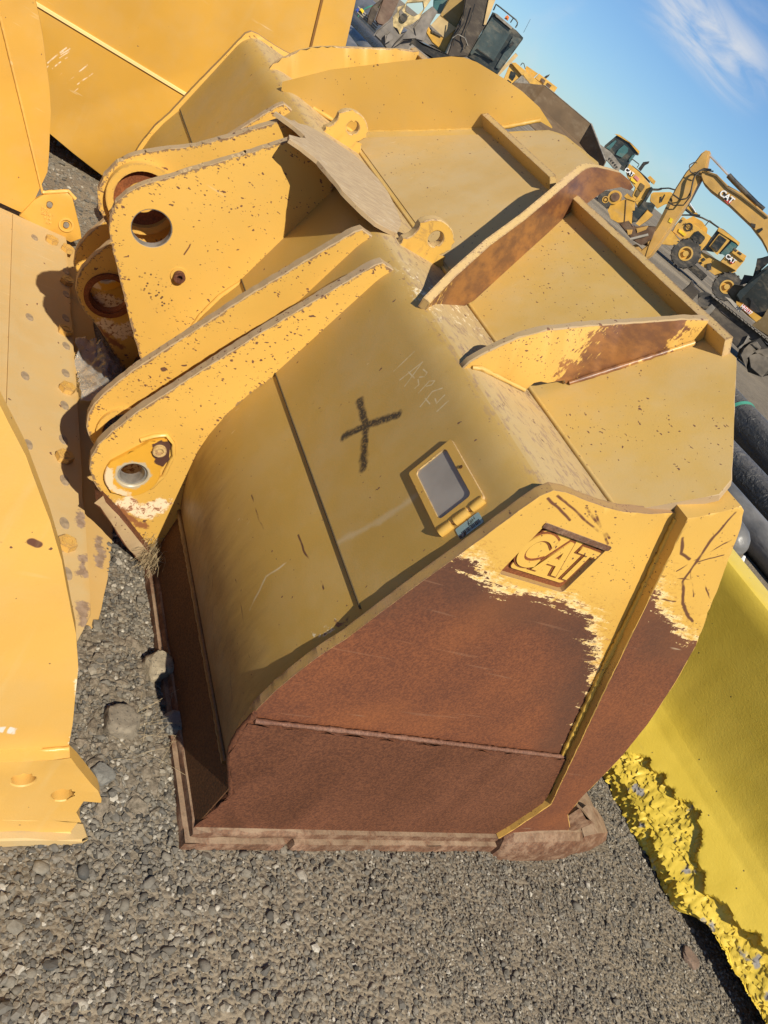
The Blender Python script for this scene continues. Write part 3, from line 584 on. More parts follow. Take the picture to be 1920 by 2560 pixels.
def lug_marks(n, c):
    x = n.xyz(); v = n.comb(x[0], x[2], 0.0); g = n.noise(38, 5, rough=.7)
    d = n.math('ADD', n.mind(v, [((-.155, .215), (-.085, .205)), ((-.085, .205), (-.055, .25))]), n.math('MULTIPLY', n.math('SUBTRACT', g, .5), .09))
    c = n.mix(n.ss(d, .036, .022), c, n.mix(n.ss(n.noise(75, 4, rough=.7), .5, .62), (.76, .60, .40), (.28, .12, .06)))
    d = n.math('ADD', n.mind(v, [((-.17, .188), (-.11, .165)), ((-.11, .165), (-.06, .15))]), n.math('MULTIPLY', n.math('SUBTRACT', g, .5), .07))
    return n.mix(n.ss(d, .018, .006), c, (.26, .105, .04))
M_lug = paint('lug_paint_worn', chips=.30, cscale=52, dust=.04, stretch=(.5, 1, .9), rim=.95, marks=lug_marks)
def tilt_marks(n, c):
    x = n.xyz(); v = n.comb(x[0], x[2], 0.0); w = n.vm('ADD', v, n.vm('SCALE', n.vm('SUBTRACT', n.noise(14, 2, col=True), (.5, .5, .5)), .012))
    A = [(-.301+.125*math.cos(R(a)), .838+.125*math.sin(R(a))) for a in (75, 60, 45, 30, 15, 0, -14)]
    d = n.mind(w, list(zip(A, A[1:]))); c = n.mix(n.math('MULTIPLY', n.ss(d, .0034, .001), n.ss(n.noise(16, 3), .47, .56)), c, (.13, .055, .03))
    d = n.seg(v, (-.235, .675), (-.16, .635)); k = n.math('MULTIPLY', n.ss(d, .05, .02), n.ss(n.voro(75).outputs['Distance'], .30, .22)); return n.mix(k, c, (.11, .06, .035))
M_tilt = paint('tilt_bracket_paint', chips=.24, cscale=50, dust=.06, stretch=(.5, 1, .9), rim=.95, marks=tilt_marks)
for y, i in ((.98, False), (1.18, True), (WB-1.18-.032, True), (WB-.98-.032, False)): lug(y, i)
TILT = [(.115, 1.262), (-.055, 1.283), (-.066, 1.274), (-.133, 1.203), (-.172, 1.160), (-.250, 1.082), (-.321, 1.006), (-.375, .953), (-.408, .905), (-.424, .862), (-.423, .815), (-.408, .775), (-.369, .715), (-.322, .650), (-.232, .524), (-.147, .413), (-.09, .36), (-.03, .36), (-.036, .45), (-.038, .55), (-.027, .64), (-.003, .73), (.040, .818), (.140, 1.185)]
def tilt(y, far):
    TF = [{(-.321, 1.006): (-.335, 1.020), (-.375, .953): (-.398, .968), (-.408, .905): (-.434, .918), (-.424, .862): (-.450, .864), (-.423, .815): (-.449, .810), (-.408, .775): (-.426, .762)}.get(p, p) for p in TILT] if far else TILT
    o = rimmed('tilt_bracket', densify(TF, .016, .0009), circ(-.301, .838, .061, 36), y, y+.030, M_tilt)
    bm = bmesh.new(); ring(bm, (-.301, y+.002, .838), (0, 1, 0), .0590, .0615, .026, 36); finish('bore_sleeve', bm, M_pin, o)
    if not far:
        bm = bmesh.new(); ring(bm, (-.161, y-.020, .737), (0, 1, 0), .009, .0185, .021, 24); ring(bm, (-.161, y-.004, .737), (0, 1, 0), .0, .0095, .003, 20); finish('lock_sleeve', bm, rust('rusty_sleeve', (.09, .04, .03), (.17, .08, .05), rough=.5), o)
        bm = bmesh.new(); ring(bm, (-.161, y-.004, .737), (0, 1, 0), .018, .027, .006, 24); finish('weld_bead', bm, M_yel, o)
        weld('weld_bead', [(x-.010, y-.002, z) for x, z in ((-.03, .46), (-.032, .55), (-.024, .64), (0, .73), (.043, .818), (.12, 1.10), (.142, 1.185))], .008, M_yel, o, jit=.15)
    else:
        bm = bmesh.new(); ring(bm, (-.324, y-.026, .860), (0, 1, 0), .090, .113, .028, 40); finish('bore_collar', bm, M_lugb, o)
        bm = bmesh.new(); ring(bm, (-.324, y-.004, .860), (0, 1, 0), .050, .091, .004, 40); finish('collar_face', bm, M_rust, o)
tilt(1.530, False); tilt(1.690, True)
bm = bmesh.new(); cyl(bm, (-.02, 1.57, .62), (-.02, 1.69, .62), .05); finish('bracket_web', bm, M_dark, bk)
SAD = [(.222, 1.203), (.19, 1.192), (.139, 1.187), (.086, 1.222), (.040, 1.268), (.012, 1.34), (-.010, 1.41), (-.060, 1.445), (-.098, 1.455), (-.088, 1.50), (-.045, 1.535), (-.012, 1.572), (-.008, 1.605), (-.030, 1.645), (-.060, 1.672), (-.090, 1.695), (-.080, 1.716), (-.03, 1.715), (.02, 1.76), (.070, 1.825), (.14, 1.855), (.21, 1.862), (.27, 1.84), (.303, 1.78), (.310, 1.66), (.303, 1.52), (.285, 1.38), (.262, 1.28)]
def sfr(a, b, t):
    z = 1.284 + .012*max(0, 1-abs(b-1.57)/.36); z += -.10*max(0, -a-.02)**1.0*.2
    return (a, b, z - max(0.0, abs(b-1.57)-.27)*.10 + t)
n = NT('dusty_saddle_steel'); g = n.noise(1, 6, n.map((26, 150, 40), (0, 0, R(25))), rough=.7); c = n.mix(n.ss(g, .35, .66), (.33, .235, .14), (.46, .345, .20)); c = n.mix(n.ss(n.noise(30, 4), .6, .7, 0, .7), c, (.45, .36, .24)); n.bump(g, .3, .003); M_sad = n.fin(c, .9)
plate('saddle_plate', [densify(SAD, .014, .0006)], -.012, 0, [M_sad, M_edge], bk, sfr, bevel=.002)
bm = bmesh.new(); rows = []
for b in (1.475, 1.50, 1.53): rows.append([(-.05, b, 1.279), (.0, b, 1.276), (.06, b, 1.272), (.13, b, 1.266), (.15, b, 1.24)])
# identification plate holder on the back panel
pn = Vector((-1, 0, .273)).normalized(); pu = Vector((0, 1, 0)); pv = Vector((.273, 0, 1)).normalized()
def pfr(y, z, t): p = Vector((panx(z), y, z)) + pn*t; return tuple(p)
hd = plate('plate_holder', [rrect(.127, 1.038, .316, 1.155, .006), rrect(.152, 1.053, .305, 1.135, .010)], 0, .010, [M_yel, M_rim], bk, pfr, bevel=.0015); hd['label'] = 'square yellow frame holding a grey plate'
plate('grey_plate', [rrect(.150, 1.051, .307, 1.137, .010)], .002, .005, [M_gray], hd, pfr, bevel=0)
for a, b in (((.126, 1.041), (.126, 1.071)), ((.126, 1.079), (.126, 1.113)), ((.126, 1.121), (.126, 1.151))): weld('weld_bead', [pfr(a[0], a[1], .005), pfr(b[0], b[1], .005)], .010, M_yel, hd, n=8, jit=.15)
bm = bmesh.new(); prism(bm, [circ(.229, 1.145, .004, 10)], .0115, .013, pfr); finish('screw_hole', bm, M_dark, hd)
# paper sticker beside it
stk = plate('inventory_sticker', [rrect(.083, 1.071, .112, 1.129, .003)], .0006, .0016, [plain('faded_label', (.24, .35, .35), .5, 0, .08)], bk, pfr, bevel=0)
def stxt(nm, s, y, z, size, mat): return text_mesh(nm, s, size, frame_m(pfr(y, z, .0020), (0, 0, -1), (0, -1, 0)) , mat, stk, extrude=.0001)
M_ink = plain('black_ink', (.03, .03, .03), .6)
stxt('sticker_lettering', 'H89337',   .1015, 1.100, .0125, M_ink)
bm = bmesh.new(); zc = 1.080
while zc < 1.122:
    w = random.choice((.0008, .0014, .0022)); prism(bm, [[(.0865, zc), (.096, zc), (.096, zc+w), (.0865, zc+w)]], .0017, .0021, pfr); zc += w + random.choice((.0009, .0015))
finish('barcode', bm, M_ink, stk, 0)
bm = bmesh.new(); prism(bm, [[(.0835, 1.0715), (.0915, 1.0715), (.0915, 1.087), (.0835, 1.087)]], .0017, .0020, pfr); finish('sticker_corner', bm, M_ink, stk, 0)
text_mesh('sticker_lettering', 'JED', .006, frame_m(pfr(.0875, 1.079, .0024), (0, 0, 1), (0, 1, 0)), plain('white_ink', (.6, .6, .6), .6), stk, extrude=.0001)

# ------------------------------------------------------------------ ground: one sheet to the horizon
def hgt(x, y):
    x = np.asarray(x, float); y = np.asarray(y, float)
    d = np.hypot(x+1, y+1); t = np.clip((d-11)/9, 0, 1); far = .42*t*t*(3-2*t)
    m = .052*np.exp(-(((x+.16)/.16)**2 + ((y-.30)/.22)**2)) + .035*np.exp(-(((x+.26)/.10)**2 + ((y-.52)/.14)**2)) + .020*np.exp(-(((x+.09)/.07)**2 + ((y-.75)/.4)**2))
    n = .0042*np.sin(9*x+3*np.sin(5*y)) * np.sin(8*y+2*np.sin(7*x)) + .003*np.sin(23*x+1.3)*np.sin(19*y+.4)
    return far + m + n*np.exp(-d/9)
def axis(lo, hi, step, far): return np.r_[-np.geomspace(far, abs(lo)+.4 if lo < 0 else .5, 26) if lo < 0 else [], np.arange(lo, hi, step), np.geomspace(hi+.1, far, 30)]
gx = np.r_[-np.geomspace(3000, .9, 24), np.arange(-.8, 2.7, .03), np.geomspace(2.75, 3000, 46)]
gy = np.r_[-np.geomspace(3000, 1.0, 24), np.arange(-.95, 4.6, .03), np.geomspace(4.65, 3000, 40)]
GX, GY = np.meshgrid(gx, gy); GZ = hgt(GX, GY); GZ += rng.normal(0, .0012, GZ.shape)*((GX > -1) & (GX < 3) & (GY > -1) & (GY < 5))
nx, ny = len(gx), len(gy); idx = np.arange(nx*ny).reshape(ny, nx)
F = np.stack([idx[:-1, :-1], idx[:-1, 1:], idx[1:, 1:], idx[1:, :-1]], -1).reshape(-1, 4)
def np_mesh(name, V, F, mats, smooth=True, mi=None):
    me = bpy.data.meshes.new(name); me.vertices.add(len(V)); me.vertices.foreach_set('co', np.asarray(V, np.float32).ravel())
    k = F.shape[1]; me.loops.add(F.size); me.loops.foreach_set('vertex_index', F.astype(np.int32).ravel()); me.polygons.add(len(F))
    me.polygons.foreach_set('loop_start', np.arange(0, F.size, k, dtype=np.int32))
    for m in (mats if isinstance(mats, (list, tuple)) else [mats]): me.materials.append(m)
    if mi is not None: me.polygons.foreach_set('material_index', np.asarray(mi, np.int32))
    me.update(calc_edges=True); me.polygons.foreach_set('use_smooth', [smooth]*len(F))
    o = bpy.data.objects.new(name, me); COL.objects.link(o); return o
n = NT('gravel_dust'); f1 = n.noise(.8, 5); f2 = n.noise(55, 5, rough=.7); f3 = n.noise(9, 4)
c = n.mix(n.ss(f2, .3, .7), (.105, .086, .062), (.20, .165, .12)); c = n.mix(n.ss(f3, .35, .7, 0, .5), c, (.24, .20, .145)); c = n.mix(n.ss(n.noise(.22, 4), .45, .65, 0, .75), c, (.30, .245, .17))
v = n.voro(75); c = n.mix(n.ss(v.outputs['Distance'], .42, .2, 0, .6), c, n.mix(n.xyz(v.outputs['Color'])[0], (.06, .056, .05), (.19, .165, .13)))
n.bump(n.math('ADD', n.math('MULTIPLY', v.outputs['Distance'], -1.0), n.math('MULTIPLY', f2, .8)), .7, .012); M_gnd = n.fin(c, .95, 0, .2)
ground = np_mesh('ground', np.stack([GX, GY, GZ], -1).reshape(-1, 3), F, M_gnd); tag(ground, kind='structure')

# gravel: tens of thousands of loose stones pressed into the dust
def ico(sub):
    bm = bmesh.new(); bmesh.ops.create_icosphere(bm, subdivisions=sub, radius=1.0); V = np.array([v.co[:] for v in bm.verts]); Fx = np.array([[v.index for v in f.verts] for f in bm.faces]); bm.free(); return V, Fx
def stones(P, rad, sub, mat, name, smooth, flat=.62, rough=.22):
    V0, F0 = ico(sub); N = len(P); nv = len(V0)
    # angular shape: random plane cuts
    sc = 1 + rng.normal(0, rough*.6, (N, nv)); V = V0[None]*sc[..., None]
    for k in range(4):
        d = rng.normal(size=(N, 3)); d /= np.linalg.norm(d, axis=1)[:, None]; h = rng.uniform(.45, .85, N); pr = np.einsum('nvk,nk->nv', V, d); ex = np.maximum(pr-h[:, None], 0); V = V - ex[..., None]*d[:, None, :]
    s = np.stack([rng.uniform(.75, 1.3, N), rng.uniform(.65, 1.05, N), rng.uniform(flat*.7, flat*1.25, N)], 1); V = V*s[:, None, :]
    a = rng.uniform(0, 2*np.pi, N); t = rng.normal(0, .35, N); ca, sa, ct, st = np.cos(a), np.sin(a), np.cos(t), np.sin(t)
    Rx = np.zeros((N, 3, 3)); Rx[:, 0, 0] = 1; Rx[:, 1, 1] = ct; Rx[:, 1, 2] = -st; Rx[:, 2, 1] = st; Rx[:, 2, 2] = ct
    Rz = np.zeros((N, 3, 3)); Rz[:, 0, 0] = ca; Rz[:, 0, 1] = -sa; Rz[:, 1, 0] = sa; Rz[:, 1, 1] = ca; Rz[:, 2, 2] = 1
    M = Rz@Rx; V = np.einsum('nij,nvj->nvi', M, V)*rad[:, None, None] + P[:, None, :]
    Fa = (F0[None] + (np.arange(N)*nv)[:, None, None]).reshape(-1, 3)
    return np_mesh(name, V.reshape(-1, 3), Fa, mat, smooth)
n = NT('gravel_stone'); g = n.t.nodes.new('ShaderNodeNewGeometry'); ri = g.outputs['Random Per Island']
cr = n.t.nodes.new('ShaderNodeValToRGB'); cr.color_ramp.interpolation = 'LINEAR'; n.t.links.new(ri, cr.inputs[0])
el = cr.color_ramp.elements; el[0].position = 0; el[0].color = (.030, .030, .029, 1); el[1].position = 1; el[1].color = (.50, .46, .38, 1)
for p, cc in ((.12, (.12, .108, .088)), (.3, (.20, .18, .145)), (.42, (.060, .060, .057)), (.55, (.25, .22, .17)), (.68, (.16, .145, .115)), (.80, (.31, .27, .205)), (.90, (.125, .11, .09)), (.96, (.40, .36, .29))):
    e = el.new(p); e.color = (*cc, 1)
c = n.mix(n.ss(n.noise(120, 4, rough=.7), .3, .75), n.mix(.35, cr.outputs[0], (.04, .036, .03)), cr.outputs[0])
c = n.mix(n.ss(n.nrmz(), .3, 1.0, 0, .12), c, (.24, .20, .15)); n.bump(n.noise(300, 3), .3, .003); M_stone = n.fin(c, .9, 0, .25)
def sample(N, box, keep):
    P = np.stack([rng.uniform(box[0], box[1], N), rng.uniform(box[2], box[3], N)], 1); return P[keep(P)]
def clear(P):
    x, y = P[:, 0], P[:, 1]
    inb = (x > -.004) & (x < 1.75) & (y > -.004) & (y < 3.3)
    b2 = (x < -.36) & (y > .0) & (y < 3.2) | (x < -.16) & (y > .66) & (y < 3.2) | (x < -.195) & (y > .56) & (y < .7)
    bar = (x > 1.99) & (y > -.3) | (x > 2.2)
    return ~(inb | b2 | bar)
def dens(P):   # coarser and denser to the lower left
    return rng.uniform(0, 1, len(P)) < .55 + .45*np.exp(-((P[:, 0]+.2)/.6)**2)
P = sample(112000, (-.7, 2.5, -.8, 1.4), clear); rad = np.exp(rng.normal(math.log(.0041), .42, len(P)))
coarse = np.clip(1.25 - .28*np.clip((P[:, 0]+.3)/1.2, 0, 1), .7, 1.3); rad *= coarse
Z = hgt(P[:, 0], P[:, 1]) + rad*rng.uniform(-.05, .60, len(P))
pk = np.array([mnoise.noise(Vector((a*3.1, b*3.1, .5))) + .6*mnoise.noise(Vector((a*8.3, b*8.3, 2.5))) for a, b in P]); kp = rng.uniform(0, 1, len(P)) < np.clip(.95 + .8*pk, .55, 1.0); P, Z, rad = P[kp], Z[kp], rad[kp]
gv = stones(np.column_stack([P, Z]), rad, 1, M_stone, 'gravel', False); tag(gv, kind='stuff')
P = sample(8000, (-.7, 2.4, -.9, 1.5), clear); P = P[rng.uniform(0, 1, len(P)) < np.where(P[:, 0] < .35, .8, .35)]
rad = np.exp(rng.normal(math.log(.0072), .36, len(P)))*np.where(P[:, 0] < .4, 1.05, .85)
gv2 = stones(np.column_stack([P, hgt(P[:, 0], P[:, 1]) + rad*rng.uniform(-.05, .3, len(P))]), rad, 2, M_stone, 'pebbles', True, .62, .10); tag(gv2, kind='stuff')
P = sample(9000, (-.35, 2.6, 3.3, 6.5), lambda P: P[:, 0] > -.6); rad = np.exp(rng.normal(math.log(.010), .35, len(P)))
gv3 = stones(np.column_stack([P, hgt(P[:, 0], P[:, 1]) + rad*.1]), rad, 1, M_stone, 'gravel', False); tag(gv3, kind='stuff')
def rock(x, y, r, label, col, flat=.8, sink=.2, seed=0):
    bm = bmesh.new(); bmesh.ops.create_icosphere(bm, subdivisions=4, radius=1)
    for v in bm.verts:
        p = v.co.copy(); k = 1 + .22*mnoise.noise(p*1.1+Vector((seed, 2, 1))) + .14*mnoise.noise(p*2.6+Vector((seed, 5, 1))) + .08*(abs(mnoise.noise(p*5.5))-.2) + .05*mnoise.noise(p*12)
        v.co = Vector((max(-.86, min(.86, p.x*k)), max(-.8, min(.8, p.y*k)), max(-.8, min(.72, p.z*k)))) * r; v.co.z *= flat
    nn = NT('rock_stone'); cc = nn.mix(nn.ss(nn.noise(40, 6, rough=.7), .3, .7), tuple(a*.65 for a in col), col); cc = nn.mix(nn.ss(nn.noise(150, 3), .6, .7), cc, (.06, .055, .045)); nn.bump(nn.noise(90, 6, rough=.7), .6, .006)
    o = finish('rock', bm, nn.fin(cc, .92), None, 30); o.location = (x, y, float(hgt(x, y)) + r*flat*(.8-sink)); o.rotation_euler = (0, 0, seed)
    return tag(o, label, 'rock', 'loose rocks on the gravel')
rock(-.020, .520, .046, 'pale sandy rock against the left foot of the big worn bucket', (.34, .28, .19), .95, .1, .4)
rock(.008, .335, .036, 'grey squarish rock leaning on the base edge of the big worn bucket', (.21, .20, .175), .8, 0.0, 1.7)
rock(-.155, .300, .052, 'round dusty rock half sunk in the gravel between the two buckets', (.24, .20, .145), .7, .5, 3.1)
rock(1.895, -.392, .040, 'flat reddish brown rock near the broken foot of the barrier', (.20, .135, .095), .35, .2, 2.2)
rock(-.205, .165, .030, 'smooth grey oval pebble beside the corner of the left bucket', (.19, .18, .155), .7, .2, 5.2)
# dirt clods between the two buckets
P = sample(900, (-.34, .0, .06, .85), lambda P: (np.hypot((P[:, 0]+.14)/.16, (P[:, 1]-.36)/.32) < 1) & (P[:, 0] < -.02))
nn = NT('dirt_clod'); cc = nn.mix(nn.ss(nn.noise(60, 6, rough=.7), .3, .7), (.10, .082, .058), (.25, .205, .15)); nn.bump(nn.noise(180, 5, rough=.7), .7, .006)
rad = np.exp(rng.normal(math.log(.011), .42, len(P))); cl = stones(np.column_stack([P, hgt(P[:, 0], P[:, 1]) - rad*.15]), rad, 2, nn.fin(cc, .95, 0, .2), 'dirt_clods', False, .7, .25); tag(cl, kind='stuff')
# dry grass by the lug foot
bm = bmesh.new()
for i in range(170):
    x, y = random.gauss(.012, .016), random.uniform(.90, 1.05); h = random.uniform(.03, .09); z0 = random.uniform(.02, .09); a = random.uniform(0, 6.28); d = Vector((math.cos(a), math.sin(a), 0))*random.uniform(.008, .030)
    p = Vector((x-.03, y-.02, z0)); tube(bm, [p, p+d*.5+Vector((0, 0, h*.6)), p+d*1.3+Vector((0, 0, h*.55)), p+d*2+Vector((0, 0, h*.2))], .0007, 3, caps=False)
tag(finish('dry_grass', bm, M_straw, None), kind='stuff')
bm = bmesh.new()
for i in range(22):
    x, y = random.gauss(-.07, .05), random.gauss(.27, .06); a = random.gauss(.4, .7); L = random.uniform(.03, .12); z = float(hgt(x, y))+random.uniform(.008, .02); d = Vector((math.cos(a), math.sin(a), random.uniform(-.1, .2)))*L
    tube(bm, [(x, y, z), Vector((x, y, z))+d*.5+Vector((0, 0, .006)), Vector((x, y, z))+d*1.3], .0005, 3, caps=False)
tag(finish('straw_stalks', bm, M_straw, None), kind='stuff')
# ------------------------------------------------------------------ second bucket on the left, open towards the big one
def b2_marks(n, c):
    x = n.xyz(); v = n.comb(x[0], x[2], 0.0); w = n.vm('ADD', v, n.vm('SCALE', n.vm('SUBTRACT', n.noise(30, 3, col=True), (.5, .5, .5)), .02))
    d = n.seg(w, (-.60, .355), (-.515, .352)); c = n.mix(n.math('MULTIPLY', n.ss(d, .011, .006), n.ss(n.noise(1, 2, n.map((70, 70, 20))), .45, .55)), c, (.62, .58, .50))
    d = n.seg(w, (-.90, .80), (-.705, .83)); c = n.mix(n.ss(d, .004, .001, 0, .6), c, (.42, .22, .05)); d = n.seg(v, (-.662, .845), (-.652, .842)); c = n.mix(n.ss(d, .009, .006), c, (.12, .05, .03))
    e = n.math('ADD', n.math('MULTIPLY', n.noise(16, 5, rough=.7), .05), n.mind(v, [((-.475, .56), (-.452, .49)), ((-.452, .49), (-.418, .40)), ((-.418, .40), (-.40, .33))])); c = n.mix(n.ss(e, .025, .019), c, (.80, .66, .44))
    dr = n.noise(1, 5, n.map((26, 26, 2.2)), rough=.65); return n.mix(n.ss(dr, .50, .80, 0, .35), c, (.60, .42, .17))
M_b2 = paint('fresh_yellow_paint', base=(.66, .37, .075), chips=.02, cscale=36, dust=.16, rough=.36, marks=b2_marks)
def floor_marks(n, c):
    x = n.xyz(); g = n.noise(14, 5, rough=.65)
    e = n.math('ADD', x[0], n.math('MULTIPLY', n.math('SUBTRACT', g, .5), .05))
    c = n.mix(n.ss(e, -.235, -.20, 0, .35), c, (.50, .26, .035))
    v = n.comb(x[0], x[1], 0.0); d = n.mind(v, [((-.225, 1.09), (-.225, 1.02)), ((-.228, .88), (-.23, .82)), ((-.235, .69), (-.236, .62)), ((-.15, 1.02), (-.16, .90))])
    d = n.math('ADD', d, n.math('MULTIPLY', n.math('SUBTRACT', n.noise(17, 5, rough=.7), .5), .10)); return n.mix(n.ss(d, .018, .008, 0, .85), c, n.mix(n.ss(n.noise(60, 3), .35, .65), (.17, .11, .08), (.27, .19, .14)))
M_b2f = paint('dusty_floor_paint', base=(.50, .32, .11), chips=.03, cscale=30, dust=.75, dustc=(.47, .335, .155), stretch=(1, .5, 1), marks=floor_marks, rough=.7)
M_b2i = paint('inner_yellow_paint', base=(.58, .315, .045), chips=.02, cscale=30, dust=.16, rough=.38)
b2 = tag(empty('loader_bucket', (0, 0, 0)), 'bright yellow loader bucket on the left with bolted dusty floor and two-hole corner block', 'bucket')
S2 = [(-.394, .305), (-.418, .39), (-.452, .49), (-.474, .558), (-.515, .650), (-.56, .733), (-.605, .818), (-.652, .894), (-.727, 1.002), (-.787, 1.074), (-.95, 1.22), (-1.15, 1.33), (-1.9, 1.36), (-2.15, .9), (-2.05, .35), (-1.6, .075), (-.40, .075)]
for y in (.050, 3.03):
    mb = M_b2 if y < 1 else M_b2i
    o = plate('side_plate', [densify(S2, .03, .0003)], y, y+.032, [mb, mb], b2, bevel=.004)
    A = [(-.55, .275), (-.520, .285), (-.395, .316), (-.345, .262), (-.289, .200), (-.272, .172), (-.268, .160), (-.302, .158), (-.300, .110), (-.278, .076), (-.55, .076)] if y < 1 else [(-.43, .06), (-.40, .16), (-.372, .205), (-.288, .262), (-.262, .255), (-.225, .20), (-.172, .125), (-.150, .085), (-.185, .045)]
    H = [circ(-.456, .230, .0235, 20), circ(-.357, .181, .0235, 20)] if y < 1 else [circ(-.335, .175, .013, 16), circ(-.236, .118, .013, 16)]
    ty = (.022, .056) if y < 1 else (3.016, 3.04)
    a = plate('corner_block', [densify(A, .03, .0004)] + H, ty[0], ty[1], [mb, mb], b2, bevel=.0025)
    if y > 1:
        ring_bm = bmesh.new(); ring(ring_bm, (-.236, 3.010, .118), (0, 1, 0), .026, .034, .01, 20); finish('raised_ring', ring_bm, M_b2, a)
        for k, (s, zz) in enumerate((('7Y0', .168), ('5654', .150), ('V14', .132), ('RH', .115))): text_mesh('cast_lettering', s, .020, frame_m((-.345+.012*k, 3.0145, .125-.0*k+.018-.017*k), (1, 0, .12), (-.12, 0, 1)), M_b2, a, extrude=.002, bold=.0006)
        for x, z in ((-.335, .175), (-.236, .118)):
            bm = bmesh.new(); cyl(bm, (x, 3.008, z), (x, 3.03, z), .0125, 16); finish('bolt_end', bm, M_pin, a)
    else:
        weld('weld_bead', [(-.56, .047, .270), (-.525, .046, .280), (-.50, .046, .281), (-.396, .046, .315)], .0055, M_b2, a, jit=.3)
        for x, z in ((-.456, .230), (-.357, .181)):
            bm = bmesh.new(); prism(bm, [circ(x, z, .0232, 20)], .0515, .0545); finish('bolt_hole', bm, plain('sandy_hole', (.22, .13, .035), .8), a, 0)
weld('weld_bead', [(-.765, 3.028, .80), (-.585, 3.028, .525), (-.378, 3.028, .205)], .006, M_b2, b2, jit=.1)
weld('weld_bead', [(-.378, 3.026, .210), (-.285, 3.024, .27), (-.245, 3.024, .25)], .009, M_b2, b2, jit=.2)
bm = bmesh.new(); prism(bm, [densify([(-1.75, .085), (-.335, .085), (-.31, .35), (-.27, .52), (-.212, .66), (-.212, 3.02), (-1.75, 3.02)], .06, .001)], -.02, .058, lambda a, b, t: (a, b, t), 0, 0, .004); finish('floor_plate', bm, M_b2f, b2)
bm = bmesh.new(); prism(bm, [densify([(-.213, .58), (-.205, .60), (-.19, .62), (-.150, .78), (-.120, .92), (-.098, 1.1), (-.094, 3.02), (-.213, 3.02)], .05, .003)], -.02, .030, lambda a, b, t: (a, b, t + (-.012 if a > -.2 and t > 0 else 0) - max(0, .66-b)*.30), 0, 0, .003); finish('cutting_edge', bm, M_b2f, b2)
bm = bmesh.new(); prism(bm, [[(-.46, .058), (-.425, .058), (-.425, .064), (-.46, .066)]], .09, 3.0); finish('floor_seam', bm, M_b2f, b2)
bm = bmesh.new(); prism(bm, [densify([(-1.8, .02), (-.50, .022), (-.282, .024), (-.282, .050), (-1.8, .050)], .05, .001)], .026, .075, lambda a, b, t: (a, b, t), 0, 0, .004); finish('edge_end', bm, M_b2, b2)
bm = bmesh.new(); prism(bm, [densify([(-1.8, -.006), (-.50, .002), (-.255, .006), (-.238, .012), (-.25, .048), (-1.8, .048)], .05, .002)], -.01, .027, lambda a, b, t: (a, b, t), 0, 0, .004); finish('edge_end', bm, M_b2f, b2)
bm = bmesh.new(); rows = []
for i in range(13):
    t = i/12; a = R(-90-170*t); rows.append([(-1.45+.62*math.cos(a)-.35*t, .082, .70+.64*math.sin(a)), (-1.45+.62*math.cos(a)-.35*t, 3.03, .70+.64*math.sin(a))])
loft(bm, rows); finish('back_shell', bm, M_b2, b2, 60)
def hexbolt(x, y, z, r=.030, h=.022, rot=0.3):
    bm = bmesh.new(); tube(bm, [(0, 0, 0), (0, 0, h)], r, 6); ring(bm, (0, 0, h-.001), (0, 0, 1), r*.42, r*.62, .003, 18)
    o = finish('hex_nut', bm, M_hex, b2, 30); o.location = (x, y, z); o.rotation_euler = (0, 0, rot); return o
M_hex = paint('nut_paint', base=(.56, .32, .06), chips=.12, cscale=90, dust=.25, edge=.7)
for x, y in ((-.286, 2.90), (-.214, 2.88), (-.226, 2.561), (-.246, 2.135), (-.250, 1.732), (-.272, 1.323), (-.277, .912)): hexbolt(x, y, .057, rot=random.uniform(0, 1))
def flatb(x, y, sx=1.5):
    bm = bmesh.new(); cyl(bm, (0, 0, -.004), (0, 0, .0016), .019, 18, .0165); bmesh.ops.scale(bm, vec=(.85, sx, 1), verts=bm.verts); o = finish('plow_bolt', bm, M_pin2, b2, 30); o.location = (x, y, .0585); o.rotation_euler = (0, 0, .15)
M_pin2 = plain('worn_bolt_head', (.27, .20, .125), .7, 0, .3, 40)
for x, y in ((-.361, 2.868), (-.224, 2.67), (-.230, 2.458), (-.238, 2.255), (-.383, 2.151), (-.242, 2.038), (-.250, 1.842), (-.398, 1.733), (-.260, 1.63), (-.387, 1.344), (-.270, 1.427), (-.272, 1.213), (-.278, 1.009), (-.276, .798)): flatb(x, y)
# crumpled clear wrap lying between the two buckets
bm = bmesh.new(); nn_, mm_ = 26, 30; rows = []
for i in range(nn_):
    r_ = []
    for j in range(mm_):
        x, y = -.20+.19*i/(nn_-1), 1.70+.42*j/(mm_-1); q = Vector((x*9, y*7, 0))
        z = .045 + .045*mnoise.noise(q) + .035*abs(mnoise.noise(q*2.7)) + .05*math.exp(-((x+.09)/.05)**2) + .02*abs(mnoise.noise(q*6)); r_.append((x+.02*mnoise.noise(q*2+Vector((5, 0, 0))), y, z))
    rows.append(r_)
loft(bm, rows); n = NT('clear_wrap'); n.b.inputs['Transmission Weight'].default_value = .75; n.b.inputs['IOR'].default_value = 1.3; n.bump(n.noise(60, 4), .4, .004); M_wrap = n.fin((.75, .72, .66), .12)
tag(finish('plastic_wrap', bm, M_wrap, None, 60), 'crumpled clear plastic wrap between the left bucket floor and the tilt bracket', 'plastic wrap')

